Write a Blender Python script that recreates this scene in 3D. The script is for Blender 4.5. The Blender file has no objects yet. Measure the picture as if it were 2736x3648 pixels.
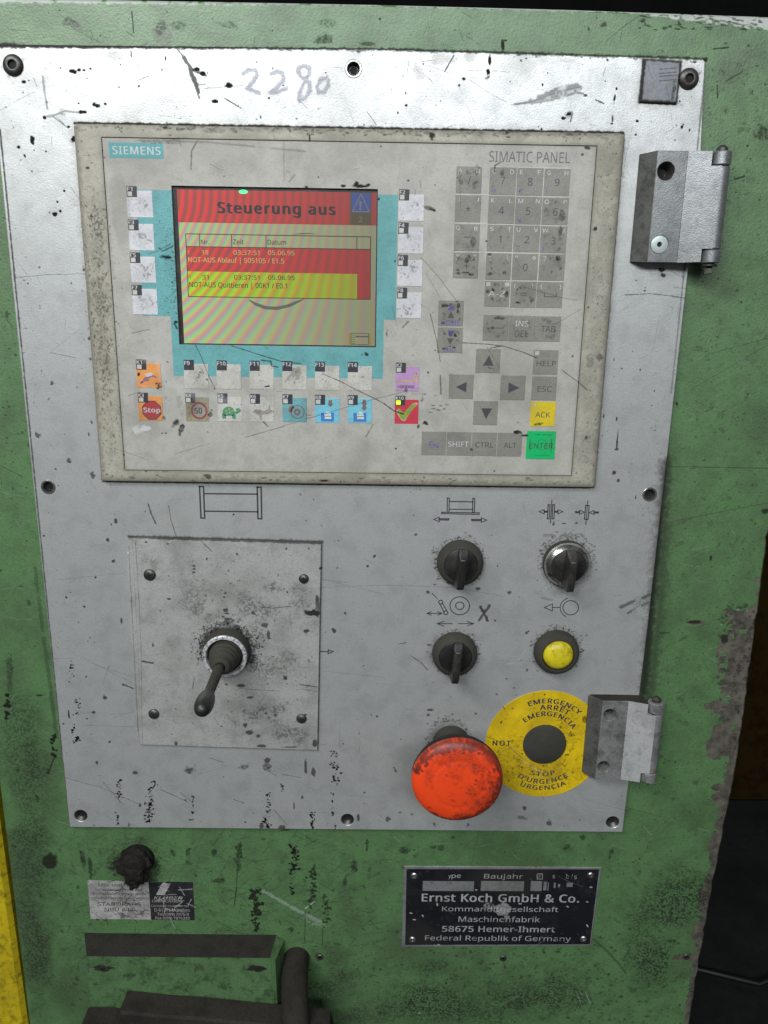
import bpy, bmesh, math, random
import numpy as np
from mathutils import Matrix, Vector
random.seed(7); RNG = np.random.default_rng(11)
SC = bpy.context.scene
COL = SC.collection

# ------------------------------------------------------------------ camera
# world: millimetres / 1000, x right, z up, the panel's face is the plane y = 0, "d" = millimetres out of that plane (towards -y)
CAM = (0.01664669, -0.48625138, 0.0085205)
ROT = ((0.99985863, -0.01504547, -0.00750639), (0.01261802, 0.96647918, -0.25643475), (0.01111296, 0.25630379, 0.9665324))
FOC = 2823.018
cam_d = bpy.data.cameras.new('camera'); cam = bpy.data.objects.new('camera', cam_d); COL.objects.link(cam)
def pb(v): return Vector((v[0], v[2], -v[1]))
rt, up, bk = pb(ROT[0]), -pb(ROT[1]), -pb(ROT[2])
cam.matrix_world = Matrix(((rt.x, up.x, bk.x, CAM[0]), (rt.y, up.y, bk.y, CAM[1]), (rt.z, up.z, bk.z, CAM[2]), (0, 0, 0, 1)))
cam_d.sensor_fit = 'VERTICAL'; cam_d.sensor_height = 24; cam_d.lens = 24 * FOC / 3648
cam_d.clip_start = 0.01; cam_d.clip_end = 100
SC.camera = cam
SC.render.resolution_x = 768; SC.render.resolution_y = 1024

# ------------------------------------------------------------------ light (indoor hall: ceiling lamps, dim surroundings)
W = bpy.data.worlds.new('World'); SC.world = W; W.use_nodes = True
bg = W.node_tree.nodes['Background']; bg.inputs[0].default_value = (0.92, 0.97, 1.0, 1); bg.inputs[1].default_value = 0.085
def area(name, loc, target, sx, sy, power, colr):
    l = bpy.data.lights.new(name, 'AREA'); l.shape = 'RECTANGLE'; l.size = sx; l.size_y = sy; l.energy = power; l.color = colr
    o = bpy.data.objects.new(name, l); COL.objects.link(o); o.location = loc
    o.rotation_euler = (Vector(target) - Vector(loc)).to_track_quat('-Z', 'Y').to_euler()
area('ceiling_lamp', (-0.65, -0.95, 0.85), (0, 0, -0.1), 0.9, 0.3, 13, (0.98, 1.0, 0.97))
area('ceiling_lamp_far', (-0.1, -2.6, 1.2), (0, 0, 0.1), 2.6, 0.45, 55, (0.93, 0.98, 1.0))
SC.view_settings.view_transform = 'Standard'; SC.view_settings.look = 'None'
SC.view_settings.exposure = 0; SC.view_settings.gamma = 1

# ------------------------------------------------------------------ survey: photo measurements -> millimetres on the panel
def Q(p, d=0.0):
    v = ((p[0] - 1368) / FOC, (p[1] - 1824) / FOC, 1.0)
    w = [sum(ROT[k][i] * v[k] for k in range(3)) for i in range(3)]
    s = (-d / 1000 + 0.48625138) / w[2]
    return ((CAM[0] + s * w[0]) * 1000, (CAM[2] - s * w[1]) * 1000)
def V(x0, y0, s):
    return lambda x, y: (x0 + x * s, y0 + y * s)
vD = V(0, 0, 1.6492); v1 = V(0, 0, .8246); v2 = V(1368, 0, .8246); v3 = V(0, 900, .8246); v4 = V(1368, 900, .8246)
v5 = V(0, 1800, .8246); v6 = V(1368, 1800, .8246); v7 = V(0, 2700, .8246); v8 = V(1368, 2700, .8246)
vA = V(380, 600, .3014); vB = V(460, 1260, .3014); vC = V(900, 1260, .3978); vS = V(600, 640, .4702)
vE = V(1540, 520, .33755); vF = V(1540, 900, .33755); vG = V(1480, 1220, .36166)
vH = V(1480, 1740, .446); vI = V(1420, 2220, .446); vJ = V(640, 2160, .217); vK = V(2200, 480, .3231); vL = V(1960, 2400, .3255)
vM = V(240, 3040, .3376); vN = V(200, 3240, .627); vO = V(1400, 3060, .4702); vP = V(620, 1720, .3737)
def box4(v, b, d):
    xl, yt, xr, yb = b; xm, ym = (xl + xr) / 2, (yt + yb) / 2
    return Q(v(xl, ym), d)[0], Q(v(xm, yb), d)[1], Q(v(xr, ym), d)[0], Q(v(xm, yt), d)[1]
def qs(v, pts, d): return [Q(v(*p), d) for p in pts]

# ------------------------------------------------------------------ wear map of the face (dirt, scratches, worn paint, some painted shade and highlights), computed here
X0, Z0, WX, HZ, RES = -285.0, -545.0, 625.0, 725.0, 3.6
NX, NZ = int(WX * RES), int(HZ * RES)
def vnoise(nz, nx, cz, cx):
    g = RNG.random((cz + 3, cx + 3)).astype(np.float32)
    z = np.linspace(0, cz, nz, dtype=np.float32); x = np.linspace(0, cx, nx, dtype=np.float32)
    iz = z.astype(int); ix = x.astype(int); fz = z - iz; fx = x - ix
    fz = fz * fz * (3 - 2 * fz); fx = fx * fx * (3 - 2 * fx)
    a = g[iz] * (1 - fz)[:, None] + g[iz + 1] * fz[:, None]
    return a[:, ix] * (1 - fx) + a[:, ix + 1] * fx
def fbm(c, octs):
    out = np.zeros((NZ, NX), np.float32); amp = 1.0; tot = 0
    for o in range(octs):
        k = c * 2 ** o
        out += amp * vnoise(NZ, NX, int(HZ / 100 * k), int(WX / 100 * k)); tot += amp; amp *= .6
    return out / tot
N_big = fbm(2.5, 5); N_mid = fbm(14, 4); N_small = fbm(48, 3); N_fine = fbm(95, 2)
DARK = np.zeros((NZ, NX), np.float32); SILV = DARK.copy(); SOFT = DARK.copy(); BARE = DARK.copy(); INK = DARK.copy(); CAP = DARK.copy()
def sst(a, b, x):
    t = np.clip((x - a) / (b - a), 0, 1); return t * t * (3 - 2 * t)
def win(xa, xb, za, zb):
    i0 = max(0, int((xa - X0) * RES)); i1 = min(NX, int((xb - X0) * RES) + 2)
    j0 = max(0, int((za - Z0) * RES)); j1 = min(NZ, int((zb - Z0) * RES) + 2)
    if i1 <= i0 or j1 <= j0: return None
    xs = X0 + (np.arange(i0, i1) + .5) / RES; zs = Z0 + (np.arange(j0, j1) + .5) / RES
    return slice(j0, j1), slice(i0, i1), xs[None, :], zs[:, None]
def stamp(ch, x, z, rx, rz, val=1.0, ang=0.0, rough=.9, soft=.35, grain=0.0, tex=None):
    R = max(rx, rz) * (1.2 + rough); w = win(x - R, x + R, z - R, z + R)
    if w is None: return
    a, b, X, Z = w; c, s = math.cos(math.radians(ang)), math.sin(math.radians(ang))
    u = ((X - x) * c + (Z - z) * s) / rx; v = (-(X - x) * s + (Z - z) * c) / rz
    if grain: rough = rough * 1.3
    T = (N_small if max(rx, rz) < 2.6 else .5 * (N_mid + N_small)) if tex is None else tex
    r = np.sqrt(u * u + v * v) + rough * 2 * (T[a, b] - .5)
    m = val * (1 - sst(1 - soft, 1 + soft * .3, r))
    if grain: m = m * (1 - grain + grain * sst(.42, .62, N_fine[a, b]))
    ch[a, b] = np.maximum(ch[a, b], m)
def line(ch, pts, w, val=1.0, broken=0.0, soft=.3):
    for (xa, za), (xb, zb) in zip(pts, pts[1:]):
        W_ = win(min(xa, xb) - w * 2, max(xa, xb) + w * 2, min(za, zb) - w * 2, max(za, zb) + w * 2)
        if W_ is None: continue
        a, b, X, Z = W_; dx, dz = xb - xa, zb - za; L = dx * dx + dz * dz + 1e-9
        t = np.clip(((X - xa) * dx + (Z - za) * dz) / L, 0, 1)
        r = np.sqrt((X - xa - t * dx) ** 2 + (Z - za - t * dz) ** 2)
        ww = w * .5 * (.8 if w < 1.5 else 1) * (1 + 1.6 * (N_small[a, b] - .5)); m = val * (1 - sst(ww * (1 - soft), ww * (1 + soft) + .12, r))
        if broken: m = m * sst(broken - .12, broken + .05, N_mid[a, b])
        ch[a, b] = np.maximum(ch[a, b], m)
def S(ch, v, x, y, rx, ry, val=1., ang=0, d=0, **k):      # stamp given in view units
    x1, z1 = Q(v(x, y), d); x2, z2 = Q(v(x + rx, y), d); x3, z3 = Q(v(x, y + ry), d)
    stamp(ch, x1, z1, max(.25, abs(x2 - x1)), max(.25, abs(z1 - z3)), val, -ang, **k)
def Ln(ch, v, pts, w, val=1., d=0, **k): line(ch, qs(v, pts, d), w, val * (.85 if d == 4 else 1), **k)
def cluster(ch, v, x, y, w, h, n, size, val=1., d=0):
    for i in range(n):
        a = random.gauss(0, .42); b = random.uniform(-1, 1)
        k = size * random.uniform(.3, 1.15)
        S(ch, v, x + a * w, y + b * h, k * random.uniform(.6, 1.3), k * random.uniform(.5, 1.1), val, random.uniform(0, 180), d)
def frame_grime(x0, z0, x1, z1, w, val, ch=None):
    ch = SOFT if ch is None else ch
    line(ch, [(x0, z0), (x1, z0), (x1, z1), (x0, z1), (x0, z0)], w, val, soft=.9)

# -- random wear everywhere
for i in range(4200):      # pin-prick chips
    x, z = random.uniform(-240, 272), random.uniform(-530, 163)
    if -145 < x < 138 and -95 < z < 95 and random.random() < .75: continue
    r = .12 + .5 * random.random() ** 5
    stamp(DARK, x, z, r * random.uniform(.7, 1.6), r, random.uniform(.4, 1), random.uniform(0, 180))
for i in range(90):       # drops that ran downwards
    x, z = random.uniform(-240, 272), random.uniform(-530, 163)
    if -145 < x < 142 and -100 < z < 100: continue
    r = random.uniform(.35, .8)
    stamp(DARK, x, z, r, r * random.uniform(1, 1.8), random.uniform(.5, .95), random.uniform(-15, 15))
for i in range(1300):       # dark scratches
    x, z = random.uniform(-240, 272), random.uniform(-530, 163)
    inner = -145 < x < 138 and -95 < z < 95
    if inner and random.random() < .6: continue
    if z > -340 and random.random() < .45: continue
    a = random.choice([random.gauss(-.35, .35), random.gauss(.3, .4), random.gauss(-1.2, .4)]); L = random.uniform(2, 9) if random.random() < .85 else random.uniform(12, 38)
    bnd = random.uniform(-.12, .12)
    pts = [(x + L * t * math.cos(a + bnd * t), z + L * t * math.sin(a + bnd * t)) for t in (0, .33, .66, 1)]
    line(DARK, pts, random.uniform(.06, .2), random.uniform(.3, .7), broken=.44)
for i in range(330):       # bright scratches
    x, z = random.uniform(-240, 272), random.uniform(-530, 163)
    if -158 < x < 158 and -104 < z < 106: continue
    a = random.gauss(-.35, .45); L = random.uniform(3, 22)
    line(SILV, [(x, z), (x + L * .5 * math.cos(a), z + L * .5 * math.sin(a)), (x + L * math.cos(a + .1), z + L * math.sin(a + .1))], random.uniform(.06, .16), random.uniform(.15, .45), broken=.47)
for i in range(900):       # crust and grease low on the green door
    x, z = random.gauss(160, 75), random.gauss(-490, 33)
    if x > 268 or z > -350: continue
    stamp(DARK, x, z, random.uniform(.5, 2.2), random.uniform(.4, 1.5), random.uniform(.25, .75), random.uniform(0, 180), grain=.6)
for i in range(700):
    x, z = random.uniform(205, 268), random.uniform(-500, 150)
    stamp(DARK, x, z, random.uniform(.3, 1.3), random.uniform(.3, .8), random.uniform(.2, .6), random.uniform(-20, 60), grain=.6)
SOFT = np.maximum(SOFT, .55 * sst(.5, .74, N_big)); SOFT = np.maximum(SOFT, .25 * sst(.5, .66, N_mid))

# -- marks on the mounting plate, upper strip
for x, y, rx, ry in [(315, 307, 17, 9), (340, 303, 10, 8), (362, 303, 8, 6), (391, 297, 6, 5), (700, 302, 5, 5), (418, 455, 20, 12), (455, 448, 9, 7), (340, 447, 6, 5),
                     (138, 608, 13, 17), (80, 637, 7, 7), (147, 650, 5, 6), (107, 672, 6, 8), (199, 654, 4, 5), (235, 925, 12, 9), (260, 912, 6, 6), (278, 826, 5, 5), (318, 604, 13, 15),
                     (103, 355, 12, 6), (122, 348, 6, 4), (193, 508, 7, 7), (931, 438, 14, 7), (848, 300, 14, 8), (876, 318, 10, 8), (990, 370, 14, 10), (778, 512, 5, 4), (1108, 516, 4, 3), (1162, 425, 4, 4), (247, 872, 5, 6), (356, 486, 18, 8), (296, 548, 6, 5), (715, 250, 3, 10)]:
    S(DARK, v1, x, y, rx, ry)
Ln(DARK, v1, [(765, 210), (800, 255), (830, 320), (850, 395), (862, 425)], 1.2, .55); Ln(DARK, v1, [(826, 300), (840, 350), (858, 400)], 2.2, .75)
Ln(DARK, v1, [(795, 250), (830, 300), (885, 325)], 1.6, .7); Ln(DARK, v1, [(970, 425), (1042, 468)], .6, .7); Ln(DARK, v1, [(566, 220), (567, 245)], .6, .9)
Ln(DARK, v1, [(190, 505), (230, 500), (280, 480), (350, 488)], 1.3, .4); Ln(DARK, v1, [(185, 330), (195, 420), (205, 470)], 1.2, .35); Ln(DARK, v1, [(225, 500), (295, 555)], .5, .6)
S(SOFT, v1, 500, 240, 45, 22, .9); S(SOFT, v1, 310, 100, 40, 22, .9, 30); S(SOFT, v1, 200, 340, 18, 34, .6, grain=.5); S(DARK, v1, 268, 480, 18, 14, .5, grain=.9)
S(SOFT, v1, 700, 130, 50, 60, .8); Ln(DARK, v1, [(560, 40), (568, 130)], .5, .8); S(DARK, v1, 690, 110, 25, 30, .35, grain=.8)
S(SOFT, v1, 1410, 345, 32, 32, .6)
for x, y, rx, ry in [(545, 353, 4, 4), (457, 262, 7, 28), (450, 310, 7, 12), (615, 252, 5, 4), (965, 262, 9, 7), (203, 434, 4, 4), (96, 455, 6, 6), (1005, 385, 4, 7), (996, 425, 5, 18), (988, 510, 5, 22), (985, 535, 6, 4),
                     (800, 492, 13, 7), (778, 510, 12, 6), (1095, 523, 6, 5), (1288, 550, 5, 6), (667, 548, 4, 4), (1320, 560, 3, 10), (708, 315, 4, 6), (60, 487, 4, 5), (345, 340, 7, 7), (685, 365, 4, 8), (1088, 583, 4, 4), (1155, 525, 4, 3), (955, 350, 5, 4), (1340, 268, 14, 6)]:
    S(DARK, v2, x, y, rx, ry)
S(DARK, v2, 447, 340, 12, 12, .7, grain=1); S(SOFT, v2, 255, 255, 55, 30, .9); S(SOFT, v2, 370, 245, 30, 22, .8); S(SOFT, v2, 148, 310, 22, 45, .9, -25); S(SOFT, v2, 800, 262, 40, 12, .6)
Ln(DARK, v2, [(540, 455), (640, 440), (760, 395), (850, 375)], 1.2, .5, broken=.4); Ln(DARK, v2, [(640, 445), (740, 430), (830, 400), (860, 405)], 1.4, .4, broken=.4)
S(DARK, v2, 740, 410, 120, 17, .42, -15, grain=.5); Ln(DARK, v2, [(670, 420), (760, 385), (835, 370)], 2.2, .45, broken=.4); S(DARK, v2, 830, 385, 28, 18, .5, -15, grain=.6); S(DARK, v2, 870, 412, 9, 6, .8)
Ln(DARK, v2, [(915, 432), (950, 448)], .7, .8); Ln(DARK, v2, [(302, 240), (262, 310)], .5, .8); S(DARK, v2, 518, 185, 9, 30, .95, -8, tex=N_big, rough=.4); S(DARK, v2, 530, 165, 9, 6, .9)
S(DARK, v2, 800, 498, 16, 20, .5, grain=.6); Ln(DARK, v2, [(815, 490), (806, 525)], .6, .7)
cs0 = qs(v2, [(1105, 440), (1262, 447), (1282, 268), (1122, 258)], 0); line(DARK, cs0 + cs0[:1], 1.5, .85, soft=.6); line(SOFT, cs0 + cs0[:1], 6, .7, soft=1.)
for yy in (300, 318, 331, 350): Ln(DARK, v2, [(1190, yy), (1262, yy - 6)], .4, .5, 1.5)
S(SOFT, v2, 1190, 350, 70, 80, .6, 0, 1.5, grain=.6); S(DARK, v2, 1250, 400, 10, 40, .6, 0, 1.5, grain=.5); S(DARK, v2, 1322, 337, 52, 58, .5, 0, 0, soft=.8, grain=.5); S(DARK, v1, 50, 280, 52, 56, .4, 0, 0, soft=.8, grain=.5)
# -- dark lines along edges of the plate: grime, with gap shadow painted at left
EDGE = qs(vD, [(0, 99), (830, 106), (1527, 126), (1345, 1798), (150, 1787), (0, 300)], 0)
line(DARK, [Q(vD(-60, 98), 0), Q(vD(830, 104), 0), Q(vD(1530, 125), 0)], 1.9, .95, soft=.5)
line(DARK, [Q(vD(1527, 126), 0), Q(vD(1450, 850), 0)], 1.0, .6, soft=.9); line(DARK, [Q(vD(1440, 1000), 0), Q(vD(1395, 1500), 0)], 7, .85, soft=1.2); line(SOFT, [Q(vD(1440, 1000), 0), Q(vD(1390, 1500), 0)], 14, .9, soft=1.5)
line(DARK, [Q(vD(0, 280), 0), Q(vD(150, 1787), 0)], 1.1, .85, soft=.5); line(DARK, [Q(vD(150, 1788), 0), Q(vD(1345, 1799), 0)], 1.4, .6, broken=.4)
for i in range(130):
    t = random.random(); p = Q(vD(t * 1520, 99 + 27 * t * t), 0); stamp(DARK, p[0], p[1] + random.uniform(-1, .5), random.uniform(.6, 3), random.uniform(.4, 1.2), random.uniform(.3, .8), grain=.4)
S(DARK, v1, 360, 205, 34, 8, .9); S(DARK, v1, 790, 196, 40, 7, .8); S(DARK, v2, 1390, 300, 10, 40, .5, grain=.5)
S(DARK, v1, 20, 185, 50, 9, .8); S(SOFT, v1, 60, 180, 80, 12, .8)
# -- bare metal strip along the top edge of the cabinet
line(SILV, [Q(v1(-60, -2), -4), Q(v1(1100, 8), -4), Q(v2(0, 14), -4), Q(v2(900, 40), -4)], 2.6, .75, broken=.36)
for k in range(9): line(SILV, [Q(v2(950 + 60 * k, 34 + k * 2.2 + 2 * k), -4), Q(v2(1700, 66 + 7.4 * k), -4)], 1.6, .95, broken=.36)
for i in range(260):
    t = random.uniform(.62, 1.02); x = 2 * 1659 * t - 1659
    y0 = 10 + 50 * max(0, (x) / 1659) ** 1.0
    hgt = 6 + 62 * max(0, (t - .82) / .18) ** .8
    S(SILV, v2, x, y0 + random.random() * hgt, random.uniform(8, 24), random.uniform(3, 9), random.uniform(.75, 1), random.uniform(-5, 15), -4, rough=.6, soft=.3)
for i in range(60):
    S(DARK, v2, random.uniform(1100, 1659), 60 + random.random() * 70, random.uniform(5, 18), random.uniform(2, 5), .7, 8, -4)
S(DARK, v2, 1390, 0, 1, 1, 0); S(DARK, v2, 950, 105, 14, 10, .6, 0, -4); S(DARK, v2, 1650, 575, 60, 40, .75, -15, -4, grain=.5); S(DARK, v2, 1560, 560, 30, 12, .4, 0, -4, grain=.5)
Ln(DARK, v2, [(1425, 212), (1490, 205)], .7, .8, -4); Ln(DARK, v2, [(1515, 775), (1556, 762)], 1.0, .8, -4); Ln(DARK, v2, [(1440, 370), (1442, 425)], .8, .8, -4); Ln(DARK, v2, [(1480, 350), (1550, 310)], .7, .5, -4, broken=.4)
S(SOFT, v2, 1500, 320, 70, 60, .8, 0, -4, grain=.4); S(SOFT, v2, 1600, 230, 60, 40, .7, 0, -4)
for x, y in [(255, 110), (100, 100), (330, 110), (470, 100)]: S(DARK, v1, x * 3, y, 40, 18, .35, 0, -4, grain=.8)
S(DARK, v1, 1400, 172, 40, 18, .7, 0, -4, grain=.5); S(DARK, v1, 1590, 190, 30, 9, .5, 0, -4)
# -- lower part of the plate
for x, y, rx, ry in [(165, 788, 12, 12), (225, 560, 11, 13), (120, 133, 4, 5), (172, 240, 3, 4), (240, 935, 5, 4), (278, 785, 4, 4), (298, 900, 9, 11), (180, 887, 3, 4), (385, 367, 6, 12), (390, 458, 7, 10), (397, 733, 6, 9), (384, 787, 4, 9), (362, 73, 8, 9), (400, 960, 14, 16)]:
    S(DARK, v3, x, y, rx, ry, .8)
Ln(DARK, v3, [(60, 110), (200, 96), (365, 92)], .35, .6); Ln(DARK, v3, [(215, 432), (325, 455)], .5, .6); Ln(DARK, v3, [(220, 430), (345, 330)], .3, .4); Ln(DARK, v3, [(60, 20), (90, 60), (135, 120)], .35, .35)
S(SOFT, v3, 305, 880, 30, 60, .6, grain=.5)
for x, y, rx, ry in [(1008, 812, 4, 40), (1005, 720, 4, 10), (1170, 598, 4, 4), (1157, 660, 4, 4), (995, 537, 3, 4), (1028, 501, 4, 4), (1107, 506, 3, 5), (996, 950, 12, 10), (1012, 985, 8, 10), (950, 710, 4, 10), (1187, 900, 4, 4), (1218, 962, 5, 5), (1128, 152, 4, 3), (1126, 165, 5, 4), (1200, 75, 14, 9), (1205, 97, 10, 9), (1088, 1055, 3, 8), (994, 462, 3, 9), (1006, 850, 8, 5)]:
    S(DARK, v4, x, y, rx, ry, .9)
Ln(DARK, v4, [(1042, 183), (1150, 178), (1230, 186), (1300, 197)], .5, .8); S(SOFT, v4, 1090, 555, 25, 35, .7); S(SOFT, v4, 1010, 970, 30, 50, .7); S(SOFT, v4, 1200, 90, 25, 40, .5)
Ln(DARK, v4, [(1250, 150), (1320, 158)], .4, .6); Ln(DARK, v4, [(1240, 925), (1659, 932)], .45, .7, -4)
Ln(DARK, v4, [(1400, 440), (1659, 370)], .4, .5, -4); Ln(DARK, v4, [(1330, 590), (1659, 400)], .35, .4, -4)
for x, y, rx, ry in [(191, 133, 5, 4), (489, 243, 9, 9), (463, 150, 8, 10), (502, 72, 8, 12), (363, 438, 6, 6), (287, 398, 5, 5), (340, 507, 3, 6), (525, 500, 5, 16), (390, 572, 5, 10), (380, 588, 4, 6), (408, 592, 6, 5), (452, 828, 12, 10), (404, 895, 9, 6), (376, 922, 10, 8), (275, 944, 5, 5), (474, 1023, 5, 5), (1458, 270, 6, 9), (1618, 220, 6, 8), (1442, 545, 11, 14), (1587, 264, 5, 6), (1490, 465, 7, 8), (1570, 693, 4, 4), (1386, 268, 6, 6), (1232, 743, 9, 6), (1629, 912, 5, 5), (1604, 905, 4, 3), (1240, 184, 8, 7), (303, 377, 5, 5), (297, 905, 4, 20)]:
    S(DARK, v5, x, y, rx, ry, .9)
cluster(DARK, v5, 306, 700, 22, 32, 26, 5); cluster(DARK, v5, 335, 870, 20, 35, 22, 5); cluster(DARK, v5, 308, 755, 12, 30, 8, 5); cluster(DARK, v5, 318, 985, 10, 45, 12, 7); cluster(DARK, v5, 332, 1015, 16, 14, 10, 6)
Ln(DARK, v5, [(640, -5), (655, 40), (672, 78)], 1.2, .8); Ln(DARK, v5, [(728, 0), (740, 70), (762, 135)], .5, .8); S(SOFT, v5, 395, 160, 25, 30, .9, grain=.5); S(SOFT, v5, 1060, 65, 50, 20, .8); S(SOFT, v5, 480, 520, 25, 14, .8)
for a, b in [((230, 325), (548, 292)), ((350, 655), (575, 770)), ((410, 690), (575, 742)), ((445, 770), (470, 690)), ((480, 905), (580, 895)), ((490, 918), (580, 890)), ((260, 915), (400, 895)), ((340, 950), (590, 958)), ((1395, 355), (1659, 346)), ((1390, 320), (1500, 335)), ((1390, 716), (1659, 745)), ((1395, 322), (1659, 385))]: Ln(DARK, v5, [a, b], .35, .55)
S(DARK, v5, 535, 775, 9, 5, .9); Ln(DARK, v5, [(535, 775), (575, 792)], 1, .9); Ln(SILV, v5, [(1530, 625), (1590, 530), (1640, 480)], .4, .5); Ln(DARK, v5, [(215, 662), (320, 662)], .35, .6)
for x, y, rx, ry in [(135, 126, 9, 7), (190, 375, 9, 8), (222, 343, 9, 4), (404, 361, 10, 8), (540, 378, 11, 9), (615, 551, 7, 6), (618, 713, 8, 9), (560, 790, 6, 4), (480, 498, 5, 6), (203, 885, 14, 8), (190, 905, 10, 8), (296, 903, 6, 6), (396, 900, 5, 5), (735, 78, 8, 16), (780, 79, 14, 4), (830, 78, 10, 5), (735, 840, 4, 3), (570, 820, 4, 4), (825, 527, 4, 3)]:
    S(DARK, v6, x, y, rx, ry, .85)
Ln(DARK, v6, [(205, 380), (232, 405)], .5, .9); Ln(DARK, v6, [(115, 650), (160, 680), (188, 712)], .6, .9); Ln(DARK, v6, [(0, 345), (300, 355), (520, 395)], .35, .6); Ln(DARK, v6, [(62, 600), (95, 594)], .6, .8)
Ln(SILV, v6, [(540, 685), (580, 668), (608, 630)], 1.8, .8); Ln(SILV, v6, [(550, 688), (590, 660)], 1.0, .8); S(SILV, v6, 575, 585, 30, 12, .6, -20, grain=.9); S(SILV, v6, 640, 610, 4, 6, .9)
for a, b in [((640, 490), (750, 510)), ((515, 490), (720, 515)), ((380, 975), (450, 870)), ((0, 625), (150, 700)), ((440, 120), (560, 90)), ((300, 455), (420, 385)), ((540, 175), (660, 165)), ((340, 745), (500, 772)), ((430, 262), (540, 330))]: Ln(SILV, v6, [a, b], .3, .6, broken=.35)
Ln(DARK, v6, [(1025, 440), (1080, 415), (1170, 378)], 2.2, .75, broken=.42); Ln(DARK, v6, [(1055, 465), (1120, 430), (1165, 410)], 1.6, .7, broken=.42); S(DARK, v6, 1110, 412, 60, 20, .5, -25, grain=.8); S(SILV, v6, 1120, 455, 40, 22, .5, -20, grain=.8)
S(SOFT, v6, 990, 650, 16, 80, .8, grain=.3); S(SOFT, v6, 930, 580, 60, 60, .4, grain=.4); S(SOFT, v6, 590, 1010, 1, 1, 0); S(SOFT, v6, 300, 920, 110, 40, .7, grain=.3)
# grime rings round the controls
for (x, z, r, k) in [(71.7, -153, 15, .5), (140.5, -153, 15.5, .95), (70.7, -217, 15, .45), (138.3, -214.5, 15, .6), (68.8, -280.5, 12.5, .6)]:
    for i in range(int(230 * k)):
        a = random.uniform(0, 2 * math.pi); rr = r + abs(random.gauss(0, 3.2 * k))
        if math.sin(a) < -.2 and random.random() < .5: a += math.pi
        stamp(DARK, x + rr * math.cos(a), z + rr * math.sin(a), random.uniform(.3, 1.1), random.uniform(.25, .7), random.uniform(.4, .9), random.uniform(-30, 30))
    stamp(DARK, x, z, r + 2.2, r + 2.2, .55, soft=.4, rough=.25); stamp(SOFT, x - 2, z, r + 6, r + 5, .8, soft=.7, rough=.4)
stamp(DARK, 142, -134, 8, 1.4, .6, 8, grain=.5); stamp(DARK, 128, -134.5, 4, 1, .5, 0); stamp(DARK, 130, -178, 6, 1.2, .5, -14); stamp(DARK, 124, -174, 4, 1.6, .4, -14, grain=.5)
# -- bottom strip of the plate: chipped paint columns
for x, y, rx, ry in [(583, 65, 20, 10), (420, 22, 8, 10), (822, 50, 34, 20), (1050, 40, 40, 13), (1155, 12, 14, 16), (1155, 38, 26, 15), (1320, 40, 8, 35), (1355, 62, 11, 22), (965, 83, 5, 4), (1270, 210, 5, 16), (1220, 300, 20, 14), (1130, 297, 15, 17), (1232, 325, 22, 9), (1548, 258, 6, 16), (830, 268, 12, 6), (1305, 170, 6, 10), (557, 290, 4, 14), (1060, 278, 6, 4), (605, 205, 6, 9), (1575, 150, 5, 4), (405, 290, 7, 5)]:
    S(DARK, v7, x, y, rx, ry, .85, -15 if rx > ry * 1.5 else 0, grain=.3 if rx > 20 else 0)
cluster(DARK, v7, 515, 145, 16, 50, 26, 6); cluster(DARK, v7, 508, 262, 10, 28, 12, 6); cluster(DARK, v7, 660, 130, 22, 30, 22, 6); cluster(DARK, v7, 645, 220, 26, 58, 60, 6); cluster(DARK, v7, 832, 200, 9, 40, 16, 5)
cluster(DARK, v7, 1160, 195, 14, 50, 28, 5); cluster(DARK, v7, 1150, 280, 20, 30, 34, 6); cluster(DARK, v7, 1450, 45, 22, 75, 52, 6); cluster(DARK, v7, 1438, 200, 8, 50, 12, 5); cluster(DARK, v7, 1350, 275, 16, 40, 26, 6); cluster(DARK, v7, 1215, 130, 14, 18, 10, 5); cluster(DARK, v7, 1449, 300, 6, 8, 5, 4)
for a, b in [((445, 105), (530, 200)), ((280, 85), (420, 125)), ((690, 135), (810, 190)), ((780, 150), (822, 185)), ((1185, 225), (1240, 290)), ((905, 0), (960, 18)), ((1140, 45), (1195, 78)), ((1010, 180), (1055, 195)), ((420, 120), (600, 200)), ((540, 300), (565, 285)), ((1220, 72), (1300, 85))]: Ln(DARK, v7, [a, b], .55, .75)
S(SOFT, v7, 1100, 60, 150, 50, .5, grain=.5); S(SOFT, v7, 800, 40, 200, 45, .4, grain=.5)
S(SOFT, v8, 585, 220, 40, 25, 1, 30); S(DARK, v8, 607, 218, 9, 9, .8); S(DARK, v8, 592, 258, 22, 8, .6, 10); S(DARK, v8, 712, 285, 12, 13, .8, 30); S(DARK, v8, 17, 268, 11, 13, .8); S(DARK, v8, 50, 55, 7, 12, .8, -20); S(DARK, v8, 70, 235, 9, 5, .7); S(DARK, v8, 218, 288, 5, 8, .8); S(DARK, v8, 290, 321, 10, 4, .8); S(DARK, v8, 362, 290, 6, 9, .8); S(DARK, v8, 120, 245, 6, 8, .7)
S(SILV, v8, 765, 318, 40, 11, .9, 0, rough=.5); Ln(SILV, v8, [(300, 318), (600, 316), (720, 320)], 1.6, .8, broken=.45)
for a, b in [((850, 215), (1000, 235)), ((860, 165), (960, 175)), ((880, 190), (1020, 215)), ((920, 240), (1040, 262)), ((800, 200), (880, 240))]: Ln(SILV, v8, [a, b], .4, .8)
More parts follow.
